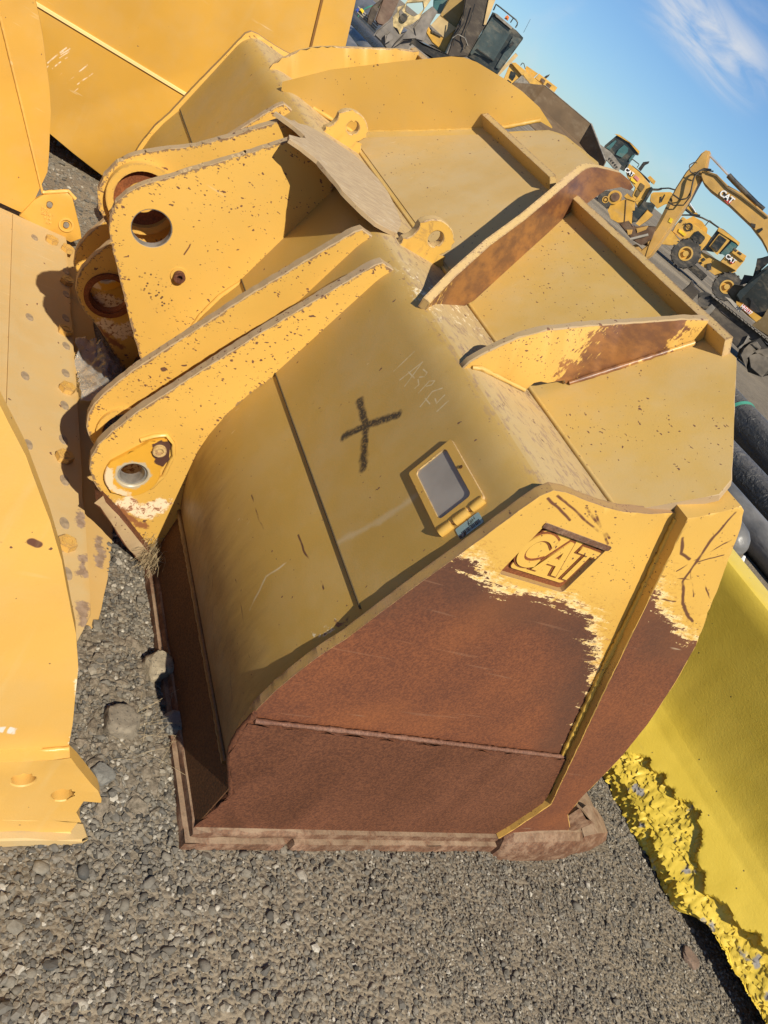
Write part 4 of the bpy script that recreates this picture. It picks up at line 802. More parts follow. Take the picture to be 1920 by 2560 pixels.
# ------------------------------------------------------------------ third bucket standing across the far end
b3 = tag(empty('loader_bucket'), 'large clean yellow bucket standing behind the others with one pale weld line', 'bucket')
def b3_marks(n, c):
    x = n.xyz(); v = n.comb(x[0], x[2], 0.0)
    w = n.vm('ADD', v, n.vm('SCALE', n.vm('SUBTRACT', n.noise(5, 2, col=True), (.5, .5, .5)), .03))
    L = []
    rr = random.Random(4)
    for i in range(13):
        a, b = -.36+rr.uniform(-.10, .12), .45+rr.uniform(-.10, .10); l = rr.choice((.01, .015, .05, .09)); L.append(((a, b), (a+l*.5, b+l)))
    c = n.mix(n.ss(n.noise(1, 5, n.map((9, 9, 1.1)), rough=.65), .50, .80, 0, .35), c, (.52, .34, .12))
    return n.mix(n.math('MULTIPLY', n.ss(n.mind(w, L), .0045, .001), n.ss(n.noise(40, 3), .35, .55)), c, (.80, .62, .42))
M_b3 = paint('third_bucket_paint', base=(.57, .305, .040), chips=.015, cscale=25, dust=.14, rough=.36, marks=b3_marks)
S3 = [(-.157, .100), (-.02, .068), (.041, .056), (.25, .03), (.5, .02), (1.02, .03), (1.10, .30), (1.03, .85), (.904, 1.358), (.811, 1.611), (.70, 1.92), (.55, 2.15), (-.9, 2.25), (-1.5, 1.7), (-1.55, 1.05), (-1.25, .62), (-.85, .34), (-.5, .19)]
plate('side_plate', [densify(S3, .08, .0005)], 4.05, 4.085, [M_b3, M_b3], b3, bevel=.004)
S3i = [(-.15, .13), (.04, .09), (.25, .06), (1.0, .06), (.62, 1.5), (.45, 2.05), (-.85, 2.15), (-1.42, 1.65), (-1.46, 1.05), (-1.2, .66), (-.82, .38), (-.48, .23)]
plate('shell', [densify(S3i, .12)], 4.086, 6.9, [M_b3], b3, bevel=0); plate('side_plate', [densify(S3, .08, .0005)], 6.9, 6.935, [M_b3, M_b3], b3, bevel=.004)
bm = bmesh.new(); box(bm, (-.25, 4.046, .700), (2.6, .010, .020), bevel=.003); finish('weld_line', bm, paint('pale_weld', base=(.80, .58, .24), chips=0, dust=.05), b3)  # light on the upward ledge is put into the pale colour
bm = bmesh.new(); tube(bm, [(.52, 4.047, 1.93), (.648, 4.047, 1.507), (.724, 4.047, 1.261), (.90, 4.047, .70), (1.05, 4.047, .2)], .008, 6); finish('cutter_joint', bm, plain('brown_joint', (.22, .10, .02), .7), b3)

# ------------------------------------------------------------------ yellow painted concrete barrier with a broken foot
yb0, yb1 = -2.3, 3.6
prof = [(1.925, 0), (1.925, .07), (1.955, .11), (2.02, .20), (2.075, .275), (2.105, .33), (2.122, .39), (2.14, .52), (2.155, .70), (2.166, .875), (2.180, .898), (2.20, .902), (2.36, .902), (2.382, .895), (2.392, .87), (2.44, .33), (2.62, .07), (2.62, 0)]
def palong():
    P = [Vector(p) for p in prof]; o = []
    for a, b in zip(P, P[1:]):
        L = (b-a).length; k = max(1, int(L/(.008 if a.x < 2.08 else .05))); o += [(a.lerp(b, i/k)) for i in range(k)]
    return o + [P[-1]]
PA = palong(); ys = np.r_[np.arange(yb0, -.85, .06), np.arange(-.85, .55, .008), np.arange(.55, yb1, .08), yb1]
def chip_top(y): return .165 + .055*math.sin(7.3*y+.9) + .045*mnoise.noise(Vector((y*9, 1.3, 0))) + .03*mnoise.noise(Vector((y*27, 4.3, 0)))
def foot_z(y): return (.0 if y > -.22 else .085*min(1, (-.22-y)/.10)) + .012*mnoise.noise(Vector((y*16, 8, 0)))
rows, chip = [], []
for y in ys:
    r_, ck = [], []; fz = foot_z(y); ct = chip_top(y) + max(0, fz)*.9; inset = .014 + (.0 if y > -.20 else min(.03, (-.20-y)*.2))
    for p in PA:
        x, z = p.x, p.y; k = 0.0
        if x < 2.3 and z < ct + .05:
            q = Vector((x*8, y*8, z*8)); k = max(0., min(1., (ct-z)/.014+.5))
            lump = .016*mnoise.noise(q*1.6) + .014*(abs(mnoise.noise(q*3.7))-.2) + .016*(abs(mnoise.noise(q*7.5))-.2) + .012*mnoise.noise(q*14) + .008*mnoise.noise(q*27)
            x += k*(inset + .012 + lump); z += k*(lump*.5)
        if p.x < 2.3 and z < fz: z = fz + (p.y*.05); x += .01
        x += .0012*mnoise.noise(Vector((y*14, z*14, 3)))
        r_.append((x, y, z)); ck.append(k)
    rows.append(r_); chip += ck
bm = bmesh.new(); g = loft(bm, rows); bm.faces.new(g[0]); bm.faces.new(g[-1])
bottom = [(a[0], a[-1]) for a in g]
for (a, b), (c_, d_) in zip(bottom, bottom[1:]): bm.faces.new((a, b, d_, c_))
n = NT('painted_concrete'); c = n.mix(n.ss(n.noise(5, 4), .25, .8), (.64, .46, .050), (.74, .54, .072)); ch = n.attr('wear')
gr = n.math('MULTIPLY', ch, n.ss(n.noise(11, 3), .60, .66)); c = n.mix(gr, c, n.mix(n.noise(80, 3), (.20, .185, .165), (.36, .33, .29)))
v = n.voro(26); c = n.mix(n.math('MULTIPLY', n.ss(v.outputs['Distance'], .10, .06), n.math('GREATER_THAN', n.xyz(v.outputs['Color'])[0], .72)), c, (.12, .09, .035))
c = n.mix(n.ss(n.noise(3, 5, n.map((6, 1, 6)), rough=.7), .62, .75, 0, .25), c, (.30, .25, .12))
wr = n.noise(38, 5, n.map((1, 1, 2)), rough=.65, dist=1.2); n.bump(n.math('ADD', wr, n.math('MULTIPLY', n.noise(220, 3), .4)), .20, .005); M_conc = n.fin(c, .42)
bar = finish('concrete_barrier', bm, M_conc, None, 40); set_attr(bar, chip)
tag(bar, 'bright yellow painted concrete barrier with a crumbled foot on the right', 'barrier')

# ------------------------------------------------------------------ long black plastic wrapped rolls
n = NT('black_wrap'); wv = n.map((1, .22, 1)); c = n.mix(n.ss(n.noise(3, 5, wv), .35, .7), (.020, .020, .019), (.060, .058, .054)); c = n.mix(n.ss(n.nrmz(), .35, 1.0, 0, .45), c, (.20, .185, .165))
n.bump(n.math('ADD', n.noise(7, 5, n.map((1.2, .8, 1.2), (R(35), 0, R(25))), rough=.6, dist=1.5), n.math('MULTIPLY', n.noise(30, 3), .3)), .9, .05); M_roll = n.fin(c, .38)
n = NT('grey_wrap'); c = n.mix(n.ss(n.noise(4, 4), .3, .7), (.10, .098, .093), (.19, .18, .165)); n.bump(n.noise(8, 4, n.map((1, .4, 1))), .6, .03); M_rollg = n.fin(c, .42)
M_tie = plain('white_tie', (.75, .75, .74), .5); M_strap = plain('green_strap', (.06, .25, .17), .5)
def roll(x, r, y0, y1, mat, label, tie=True, strap=None, z=None, grp='wrapped rolls beyond the barrier'):
    o = tag(empty('wrapped_roll', (x, y0, 0)), label, 'roll', grp); z = r if z is None else z; bm = bmesh.new(); rows = []; nseg = 26
    st = [0, .02, .06, .12, .2] + list(np.arange(.4, y1-y0-.2, .35)) + [y1-y0-.06, y1-y0]
    for k, d in enumerate(st):
        f = 1.0
        if d < .2: f = math.sqrt(max(.05, 1-((.2-d)/.2)**2*.93))
        if d > y1-y0-.1: f = .5 if d >= y1-y0-1e-6 else .95
        rows.append([Vector((math.cos(2*math.pi*j/nseg)*r*f*(1+.02*mnoise.noise(Vector((d*2, j, x)))), d, z+float(hgt(x, y0+d))+math.sin(2*math.pi*j/nseg)*r*f*(1+.02*mnoise.noise(Vector((d*2, j+9, x)))))) for j in range(nseg)])
    g = loft(bm, rows, closed_u=True); bm.faces.new(g[0]); bm.faces.new(g[-1]); finish('wrap', bm, mat, o, 60)
    if tie:
        bm = bmesh.new(); tube(bm, [(.05, -.02, z-.02), (.02, -.05, z-.05), (-.02, -.10, z-.13), (.02, -.16, z-.16)], [.012, .02, .012, .006], 6); finish('tie', bm, M_tie, o)
    if strap is not None:
        bm = bmesh.new(); ring(bm, (0, strap-y0, z+float(hgt(x, strap))), (0, 1, .12), r*1.0, r*1.035, .05, 30); finish('strap', bm, M_strap, o)
    return o
roll(9.30, .290, 3.2, 24, M_roll, 'thick black wrapped roll with a green strap, farthest of the near group', strap=6.25)
roll(7.32, .215, 2.4, 22, M_roll, 'black wrinkled roll between the strapped roll and the grey rolls')
roll(6.22, .165, 2.2, 20, M_rollg, 'grey wrapped roll just behind the roll with the tied glossy end')
roll(5.42, .165, 2.55, 18, M_rollg, 'grey wrapped roll whose glossy tied end shows above the barrier')
roll(7.75, .46, 13.0, 30, M_rollg, 'big dusty grey roll with a thin green strap at the far left', tie=False, strap=21.2)
# ------------------------------------------------------------------ machines parked beyond, each built in its own upright plane with real depth
def flat(name, col, rough=.5, metal=0.0, var=.12, sc=3.0):
    n = NT(name); c = n.mix(n.ss(n.noise(sc, 4), .25, .75), tuple(x*(1-var-.1) for x in col), tuple(min(1, x*(1+var)) for x in col))
    c = n.mix(n.ss(n.noise(1.7, 6, n.map((1, 1, 2.2)), rough=.75), .45, .75, 0, .42), c, (.33, .26, .17)); c = n.mix(n.ss(n.noise(9, 5, rough=.8), .60, .72, 0, .5), c, (.10, .07, .045))
    return n.fin(c, rough, metal)
E_Y = flat('machine_yellow', (.52, .30, .075)); E_Y2 = flat('machine_yellow_bright', (.60, .34, .060)); E_YB = flat('machine_yellow_deep', (.55, .30, .040)); E_TY = flat('faded_yellow', (.55, .38, .17))
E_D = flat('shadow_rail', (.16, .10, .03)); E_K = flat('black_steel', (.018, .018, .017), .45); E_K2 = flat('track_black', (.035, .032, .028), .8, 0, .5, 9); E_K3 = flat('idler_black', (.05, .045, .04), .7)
E_T = flat('pale_steel', (.40, .36, .29), .6); E_T2 = flat('dusty_steel', (.22, .195, .16), .75, 0, .3, 8); E_T3 = flat('dusty_shoe', (.16, .135, .105), .85, 0, .3, 8)
E_CH = flat('chrome_rod', (.75, .75, .74), .2, .6); E_YS = flat('safety_yellow', (.75, .52, .02)); E_W = flat('white_lettering', (.82, .82, .80)); E_RD = flat('red_sign', (.55, .03, .025)); E_PK = flat('red_sticker', (.55, .20, .18))
E_BR = flat('brown_steel', (.12, .065, .035), .8, 0, .3, 6); E_G = flat('cab_black', (.022, .024, .023), .15); E_DG = flat('cab_dark', (.025, .032, .031), .35); E_GL = flat('dark_glass', (.02, .022, .024), .1); E_GLS = flat('dusty_glass', (.050, .066, .066), .12, 0, .3, 3); E_TEAL = flat('teal_glass', (.05, .13, .13), .1)
E_OL = flat('olive_body', (.13, .085, .030), .6); E_OL2 = flat('dusty_body', (.33, .21, .06), .6); E_BL = flat('dark_blade', (.052, .042, .033), .7); E_DK = flat('dark_bucket', (.135, .085, .042), .7); E_DK2 = flat('dark_bucket_side', (.13, .082, .042), .7)
E_OR = flat('orange_beacon', (.65, .17, .03)); E_BD = flat('dark_boom', (.050, .036, .024), .55); E_TB = flat('tan_cover', (.52, .37, .17)); E_GRY = flat('grey_bucket', (.17, .15, .13), .85, 0, .35, 5); E_GRY2 = flat('grey_tooth', (.20, .175, .15), .85, 0, .35, 5)
E_SAND = flat('sandy_coupler', (.50, .38, .18), .85, 0, .45, 12); E_BRN = flat('brown_panel', (.14, .085, .058), .8, 0, .25, 4); E_BLU = flat('blue_tape', (.03, .06, .30)); E_PL = flat('black_sheet', (.03, .03, .03), .18); E_TYRE = flat('tyre_rubber', (.045, .042, .038), .85, 0, .3, 5); E_RIM = flat('wheel_rim', (.55, .33, .07))
def pp(name, m, y0, y1, pts, parent):
    if len(pts) < 3: return None
    a = sum(p[0]*q[1]-q[0]*p[1] for p, q in zip(pts, pts[1:]+pts[:1])); bm = bmesh.new(); prism(bm, [pts], y0, y1)
    th = abs(y1-y0)
    if th > .1: bmesh.ops.bevel(bm, geom=[e for e in bm.edges if len(e.link_faces) == 2 and e.calc_face_angle(0) > R(40)], offset=min(.025, th*.1), segments=2, affect='EDGES', clamp_overlap=True)
    return finish(name, bm, m, parent, 30)
def dd(name, m, y0, y1, c, r, r0, parent):
    bm = bmesh.new()
    if r0: ring(bm, (c[0], y0, c[1]), (0, 1, 0), r*r0, r, y1-y0, 28)
    else: cyl(bm, (c[0], y0, c[1]), (c[0], y1, c[1]), r, 28)
    return finish(name, bm, m, parent)
def tt(name, m, y, pts, r, parent):
    bm = bmesh.new(); P = [Vector((a, y, b)) for a, b in pts]
    if len(P) > 2: P = [v for v in resamp(P, len(P)*3)]
    tube(bm, P, r, 8); return finish(name, bm, m, parent, 60)
def lt(name, s, m, y, c, h, rot, parent, sx=1): return text_mesh(name, s, h*1.35, frame_m((c[0], y, c[1]), (math.cos(R(rot)), 0, math.sin(R(rot))), (-math.sin(R(rot)), 0, math.cos(R(rot)))), m, parent, extrude=.004, bold=h*.035, sx=sx)
def quad(name, m, pts, parent):
    bm = bmesh.new(); V = [Vector(p) for p in pts]; nn = (V[1]-V[0]).cross(V[2]-V[0]).normalized()*.02
    a = [bm.verts.new(v) for v in V]; b = [bm.verts.new(v+nn) for v in V]; bm.faces.new(a); bm.faces.new(b[::-1])
    for i in range(len(a)): j = (i+1) % len(a); bm.faces.new((a[i], b[i], b[j], a[j]))
    return finish(name, bm, m, parent, 20)
def rim3(name, m, pts, r, parent):
    bm = bmesh.new(); tube(bm, pts, r, 6); return finish(name, bm, m, parent, 60)
def wheel(parent, c, r, rr, y0, y1):
    w = y1-y0; bm = bmesh.new(); prof_ = [(rr, 0), (r*.93, 0.0), (r, w*.18), (r, w*.82), (r*.93, w), (rr, w)]; nseg = 36; L = []
    for rad, d in prof_: L.append([bm.verts.new((c[0]+rad*math.cos(2*math.pi*k/nseg), y0+d, c[1]+rad*math.sin(2*math.pi*k/nseg))) for k in range(nseg)])
    for a, b in zip(L, L[1:]+L[:1]):
        for k in range(nseg): bm.faces.new((a[k], a[(k+1) % nseg], b[(k+1) % nseg], b[k]))
    wh = finish('wheel', bm, E_TYRE, parent)
    bm = bmesh.new()
    for k in range(18):
        a = 2*math.pi*k/18; u = Vector((math.cos(a), 0, math.sin(a))); t = Vector((-u.z, 0, u.x)); p = Vector((c[0], y0-.01, c[1])) + u*r*.92
        for s in (0,):
            q = [p-t*r*.05, p+t*r*.05, p+u*r*.13+t*r*.12, p+u*r*.13+t*r*.02]; A = [bm.verts.new(v) for v in q]; B = [bm.verts.new(v+Vector((0, w+.02, 0))) for v in q]
            bm.faces.new(A); bm.faces.new(B[::-1])
            for i in range(4): j = (i+1) % 4; bm.faces.new((A[i], B[i], B[j], A[j]))
    tr = finish('tread_lugs', bm, E_TYRE, wh, 20); tr['kind'] = 'stuff'
    bm = bmesh.new(); ring(bm, (c[0], y0-.02, c[1]), (0, 1, 0), rr*.82, rr*1.05, .12, 30); finish('rim_flange', bm, E_RIM, wh)
    bm = bmesh.new(); cyl(bm, (c[0], y0+.10, c[1]), (c[0], y0+.14, c[1]), rr*.85, 28); finish('rim_disc', bm, E_YB, wh)
    bm = bmesh.new(); cyl(bm, (c[0], y0+.0, c[1]), (c[0], y0+.14, c[1]), rr*.42, 20); finish('hub', bm, E_RIM, wh)
ex1 = tag(empty('excavator', (15.48, 12.10, 0.42), -0.9016), 'yellow crawler excavator with raised bent boom and red sign below its black cab', 'excavator')
bm_ = pp('boom', E_Y, -0.3, 0.3, [(-3.137, 2.419), (-3.141, 2.507), (-3.093, 2.574), (-2.87, 2.641), (-2.518, 2.608), (-2.164, 2.634), (-1.736, 2.646), (-1.417, 2.636), (-1.055, 2.587), (-0.684, 2.402), (-0.557, 2.088), (-0.698, 2.01), (-0.963, 2.118), (-1.16, 2.19), (-1.557, 2.273), (-2.24, 2.322), (-2.774, 2.311), (-2.978, 2.338)], ex1)
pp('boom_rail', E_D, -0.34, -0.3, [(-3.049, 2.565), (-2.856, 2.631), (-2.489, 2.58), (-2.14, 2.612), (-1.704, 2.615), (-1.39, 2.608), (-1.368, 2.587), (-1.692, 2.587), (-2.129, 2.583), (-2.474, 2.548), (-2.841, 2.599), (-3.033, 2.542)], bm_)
sk_ = pp('stick', E_Y, -0.22, 0.22, [(-3.425, 2.877), (-3.337, 2.912), (-3.284, 2.815), (-3.152, 2.611), (-3.073, 2.311), (-2.981, 1.942), (-2.951, 1.668), (-2.898, 1.227), (-2.853, 0.894), (-2.831, 0.506), (-2.882, 0.341), (-3.025, 0.64), (-3.143, 0.984), (-3.226, 1.288), (-3.334, 1.687), (-3.401, 1.932), (-3.454, 2.299), (-3.445, 2.562), (-3.458, 2.778)], ex1)
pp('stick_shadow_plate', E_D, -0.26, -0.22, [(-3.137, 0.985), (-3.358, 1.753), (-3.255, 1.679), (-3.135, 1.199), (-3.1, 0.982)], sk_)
tt('cylinder_rod', E_CH, 0, [(-3.334, 2.863), (-2.676, 2.784)], 0.025, bm_)
tt('cylinder_barrel', E_K, 0, [(-2.694, 2.785), (-2.526, 2.761), (-1.786, 2.69), (-1.592, 2.686)], 0.059, bm_)
tt('hydraulic_hose', E_K, -0.34, [(-3.024, 2.639), (-3.174, 2.562), (-3.244, 2.4), (-3.178, 2.247), (-3.053, 2.048), (-3.022, 1.896), (-3.122, 1.794), (-3.342, 1.782)], 0.017, bm_)
tt('hydraulic_hose', E_K, -0.36, [(-2.959, 2.639), (-3.193, 2.517), (-3.214, 2.304), (-2.994, 1.972), (-2.978, 1.75), (-3.173, 1.608), (-3.301, 1.603)], 0.015, bm_)
tt('hydraulic_hose', E_K, -0.35, [(-3.097, 2.416), (-3.355, 2.348), (-3.472, 2.436), (-3.423, 2.555), (-3.369, 2.565)], 0.012, sk_)
pp('warning_sign', E_YS, -0.235, -0.221, [(-3.044, 1.383), (-2.971, 1.398), (-2.945, 1.306), (-3.019, 1.293)], sk_)
pp('work_light', E_K, -0.36, -0.3, [(-1.576, 2.311), (-1.478, 2.354), (-1.429, 2.289), (-1.518, 2.267)], bm_)
pp('work_light', E_K, -0.36, -0.3, [(-1.352, 2.274), (-1.32, 2.385), (-1.278, 2.358), (-1.292, 2.261)], bm_)
lt('boom_lettering', 'CAT', E_W, -0.325, (-2.363, 2.417), 0.133, 0, bm_, 1)
pp('boom_emblem', E_K, -0.306, -0.3, [(-2.464, 2.389), (-2.471, 2.455), (-2.262, 2.449), (-2.239, 2.403), (-2.252, 2.335), (-2.365, 2.34)], bm_)
pp('boom_emblem', E_RD, -0.312, -0.306, [(-2.362, 2.333), (-2.231, 2.428), (-2.208, 2.372), (-2.235, 2.318)], bm_)
pp('bucket_linkage', E_Y, -0.2, 0.2, [(-3.239, 0.792), (-3.182, 0.896), (-3.053, 0.776), (-2.99, 0.855), (-2.856, 0.893), (-2.833, 0.506), (-2.885, 0.34), (-3.164, 0.38), (-3.311, 0.426), (-3.267, 0.49), (-3.08, 0.475), (-3.048, 0.625)], ex1)
eb_ = pp('excavator_bucket', E_BR, -0.5, 0.5, [(-3.861, 0.601), (-3.698, 0.759), (-3.55, 0.746), (-3.318, 0.934), (-3.134, 1.025), (-3.045, 0.787), (-3.12, 0.578), (-3.368, 0.514)], ex1)
pp('bucket_tooth', E_Y, -0.52, -0.4, [(-3.452, 0.756), (-3.275, 0.963), (-3.256, 0.872), (-3.365, 0.699)], eb_)
pp('bucket_tooth', E_Y, -0.52, -0.4, [(-3.607, 0.61), (-3.496, 0.693), (-3.449, 0.606), (-3.503, 0.535)], eb_)
tt('linkage_rod', E_T, -0.55, [(-3.389, 0.51), (-3.136, 0.821)], 0.031, eb_)
cb_ = pp('cab', E_G, -0.9, 0.5, [(-0.693, 1.036), (-0.713, 1.154), (-0.693, 1.598), (-0.627, 1.844), (-0.382, 1.969), (0.103, 1.568), (0.009, 0.975), (-0.275, 0.965), (-0.537, 0.984)], ex1)
pp('cab_pillar', E_DG, -0.96, -0.9, [(-0.691, 1.037), (-0.711, 1.129), (-0.615, 1.608), (-0.594, 1.81), (-0.548, 1.765), (-0.568, 1.612), (-0.567, 1.052), (-0.549, 0.99)], cb_)
pp('cab_panel', E_K, -0.94, -0.9, [(-0.284, 0.993), (-0.375, 1.121), (-0.469, 1.146), (-0.421, 1.168), (-0.093, 1.079), (0.05, 1.144), (0.009, 0.976)], cb_)
pp('upper_deck', E_OL, -0.5, 0.9, [(-0.906, 0.941), (-0.917, 1.154), (-0.698, 1.275), (-0.717, 1.022), (-0.563, 0.938), (-0.614, 0.881), (-0.76, 0.902)], ex1)
sk2_ = pp('side_skirt', E_YB, -1.1, -0.3, [(-0.566, 0.934), (-0.48, 0.987), (0.017, 0.982), (0.022, 0.888), (-0.195, 0.855), (-0.529, 0.897)], ex1)
pp('unit_sign', E_RD, -1.13, -1.1, [(-0.432, 0.975), (-0.216, 0.973), (-0.203, 0.891), (-0.425, 0.897)], sk2_)
lt('unit_number', 'HH2137', E_W, -1.16, (-0.317, 0.934), 0.083, 0, sk2_, 0.72)
pp('counterweight', E_OL, -1.1, 1.1, [(0.025, 0.789), (0.02, 1.046), (0.023, 1.19), (0.468, 1.368), (1.02, 0.984), (0.419, 0.791)], ex1)
pp('boom_cylinder', E_K, -0.5, 0.1, [(-0.833, 1.705), (-0.904, 1.848), (-0.873, 1.913), (-0.787, 2.003), (-0.704, 1.919), (-0.711, 1.749), (-0.67, 1.532), (-0.684, 1.404), (-0.806, 1.258), (-0.867, 1.429), (-0.738, 1.529)], ex1)
tf_ = pp('track_frame', E_K2, -1.0, -0.5, [(-1.354, 0.578), (-1.242, 0.684), (-1.095, 0.716), (0.478, 0.732), (0.953, 0.716), (1.03, 0.468), (0.466, 0.515), (-0.814, 0.498), (-1.033, 0.356), (-1.253, 0.454)], ex1)
pp('track_shoe', E_T2, -1.15, -0.5, [(-1.087, 0.72), (-1.014, 0.721), (-1.005, 0.698), (-1.082, 0.697)], tf_)
pp('track_shoe', E_T2, -1.15, -0.5, [(-0.985, 0.722), (-0.913, 0.723), (-0.904, 0.699), (-0.981, 0.699)], tf_)
pp('track_shoe', E_T2, -1.15, -0.5, [(-0.884, 0.724), (-0.811, 0.725), (-0.803, 0.701), (-0.879, 0.701)], tf_)
pp('track_shoe', E_T2, -1.15, -0.5, [(-0.783, 0.725), (-0.71, 0.726), (-0.702, 0.703), (-0.778, 0.702)], tf_)
pp('track_shoe', E_T2, -1.15, -0.5, [(-0.682, 0.727), (-0.61, 0.728), (-0.601, 0.705), (-0.677, 0.704)], tf_)
pp('track_shoe', E_T2, -1.15, -0.5, [(-0.581, 0.729), (-0.509, 0.73), (-0.5, 0.706), (-0.576, 0.706)], tf_)
pp('track_shoe', E_T2, -1.15, -0.5, [(-0.481, 0.731), (-0.409, 0.731), (-0.4, 0.708), (-0.476, 0.708)], tf_)
pp('track_shoe', E_T2, -1.15, -0.5, [(-0.38, 0.732), (-0.308, 0.733), (-0.3, 0.71), (-0.375, 0.709)], tf_)
pp('track_shoe', E_T2, -1.15, -0.5, [(-0.28, 0.734), (-0.208, 0.735), (-0.199, 0.712), (-0.275, 0.711)], tf_)
pp('track_shoe', E_T2, -1.15, -0.5, [(-0.18, 0.736), (-0.109, 0.737), (-0.1, 0.713), (-0.175, 0.713)], tf_)
pp('track_shoe', E_T2, -1.15, -0.5, [(-0.08, 0.737), (-0.009, 0.738), (0, 0.715), (-0.075, 0.715)], tf_)
pp('track_shoe', E_T2, -1.15, -0.5, [(0.019, 0.739), (0.091, 0.74), (0.1, 0.717), (0.024, 0.716)], tf_)
pp('track_shoe', E_T2, -1.15, -0.5, [(0.119, 0.741), (0.19, 0.742), (0.199, 0.719), (0.124, 0.718)], tf_)
pp('track_shoe', E_T2, -1.15, -0.5, [(0.218, 0.743), (0.289, 0.743), (0.298, 0.72), (0.223, 0.72)], tf_)
pp('track_shoe', E_T2, -1.15, -0.5, [(0.317, 0.744), (0.388, 0.745), (0.397, 0.722), (0.322, 0.721)], tf_)
pp('track_shoe', E_T2, -1.15, -0.5, [(0.416, 0.746), (0.486, 0.747), (0.496, 0.724), (0.421, 0.723)], tf_)
pp('track_shoe', E_T2, -1.15, -0.5, [(0.514, 0.748), (0.585, 0.748), (0.594, 0.725), (0.52, 0.725)], tf_)
pp('track_shoe', E_T2, -1.15, -0.5, [(0.613, 0.749), (0.683, 0.75), (0.692, 0.727), (0.618, 0.727)], tf_)
dd('idler_wheel', E_K3, -1.05, -0.4, (-1.13, 0.518), 0.130, 0, tf_)
pp('track_step', E_T, -1.1, -0.7, [(-0.787, 0.858), (-0.72, 0.878), (-0.412, 0.857), (-0.409, 0.817), (-0.703, 0.825)], tf_)
dz = tag(empty('crawler_undercarriage', (9.46, 6.80, 0.12), -0.9343), 'dark steel crawler undercarriage with flat blade and wide track shoes below the excavator', 'undercarriage')
bd_ = pp('blade', E_BL, -0.1, 0.06, [(-0.955, 0.993), (-0.966, 1.134), (-0.859, 1.142), (-0.359, 1.13), (-0.318, 1.007), (-0.331, 0.929), (-0.492, 0.93)], dz)
pp('blade_corner', E_T2, -0.14, -0.1, [(-1.04, 1.002), (-1.037, 1.142), (-0.964, 1.134), (-0.952, 0.995)], bd_)
pp('blade_edge', E_T2, -0.14, -0.1, [(-0.358, 1.131), (-0.319, 1.131), (-0.305, 0.952), (-0.318, 0.907), (-0.336, 0.937), (-0.323, 1.016)], bd_)
t2_ = pp('track_frame', E_K2, 0.1, 0.5, [(-0.25, 0.829), (-0.299, 0.926), (-0.291, 1.07), (-0.203, 1.177), (-0.073, 1.195), (0.244, 1.179), (0.554, 0.87), (0.235, 0.884), (0.18, 0.836), (0, 0.775), (-0.081, 0.799)], dz)
pp('track_shoe', E_T3, -0.05, 0.12, [(-0.25, 0.859), (-0.283, 0.968), (-0.251, 1.039), (-0.141, 1.03), (-0.129, 0.893), (-0.08, 0.808)], t2_)
pp('track_shoe', E_T3, -0.05, 0.12, [(-0.263, 1.063), (-0.213, 1.138), (-0.11, 1.113), (-0.098, 1.078), (-0.177, 1.056)], t2_)
pp('track_shoe', E_T3, -0.05, 0.12, [(-0.129, 0.938), (-0.061, 1.041), (0.08, 1.047), (0.171, 0.955), (0.178, 0.845), (-0.018, 0.815)], t2_)
pp('track_shoe', E_T3, -0.05, 0.12, [(-0.116, 1.04), (-0.024, 1.151), (0.043, 1.084), (-0.043, 1.056)], t2_)
wb = tag(empty('steel_wedge', (16.69, 15.31, 0.42), -0.8279), 'dark curved steel wedge standing on the dirt beyond the big bucket', 'steel wedge')
pp('wedge_plate', E_BL, 0, 0.5, [(-0.218, 0.183), (-0.184, 0.373), (-0.179, 0.458), (-0.203, 0.55), (-0.154, 0.548), (-0.026, 0.477), (0.171, 0.47), (0.168, 0.161), (0.062, 0.159)], wb)
wl = tag(empty('wheel_loader', (29.05, 26.97, 0.42), -0.8224), 'yellow wheeled loader seen from the side with two big tyres and oval badge', 'wheel loader')
fb_ = pp('front_body', E_Y2, -1.0, 1.0, [(-2.187, 1.056), (-2.271, 1.356), (-2.268, 1.772), (-1.499, 1.843), (-0.743, 1.871), (-0.684, 1.555), (-0.669, 1.155), (-1.179, 1.042), (-1.778, 1.045)], wl)
pp('side_window', E_GL, -1.05, -1.0, [(-1.401, 1.329), (-1.405, 1.642), (-1.339, 1.727), (-0.955, 1.71), (-0.892, 1.645), (-0.869, 1.39), (-0.942, 1.312)], fb_)
dd('oval_badge', E_K, -1.04, -1.0, (-1.77, 1.602), 0.175, 0.72, fb_)
lt('badge_lettering', 'POWER', E_K, -1.05, (-1.77, 1.602), 0.099, 0, fb_, 1)
pp('vent', E_K, -1.04, -1.0, [(-2.244, 1.644), (-2.161, 1.661), (-2.144, 1.539), (-2.24, 1.535)], fb_)
pp('yellow_tag', E_YS, -1.05, -1.0, [(-2.027, 1.311), (-1.645, 1.326), (-1.64, 1.216), (-1.981, 1.21)], fb_)
c6_ = pp('cab', E_DG, -0.8, 0.8, [(-0.772, 2.305), (0.369, 2.356), (0.437, 1.864), (0.072, 1.585), (-0.079, 1.538), (-0.666, 1.251)], wl)
pp('cab_roof', E_Y2, -0.95, 0.95, [(-0.741, 2.322), (-0.563, 2.389), (0.329, 2.368), (0.369, 2.286), (0.23, 2.271), (-0.694, 2.224)], c6_)
dr6_ = pp('cab_door', E_Y2, -0.9, -0.8, [(-0.538, 1.53), (-0.588, 2.215), (-0.039, 2.225), (-0.015, 1.472), (-0.11, 1.468)], c6_)
pp('door_window', E_GL, -0.95, -0.9, [(-0.468, 1.56), (-0.512, 2.136), (-0.149, 2.163), (-0.104, 1.564)], c6_)
pp('side_window', E_TEAL, -0.92, -0.8, [(0.055, 2.228), (0.355, 2.253), (0.304, 1.648), (0.047, 1.62)], c6_)
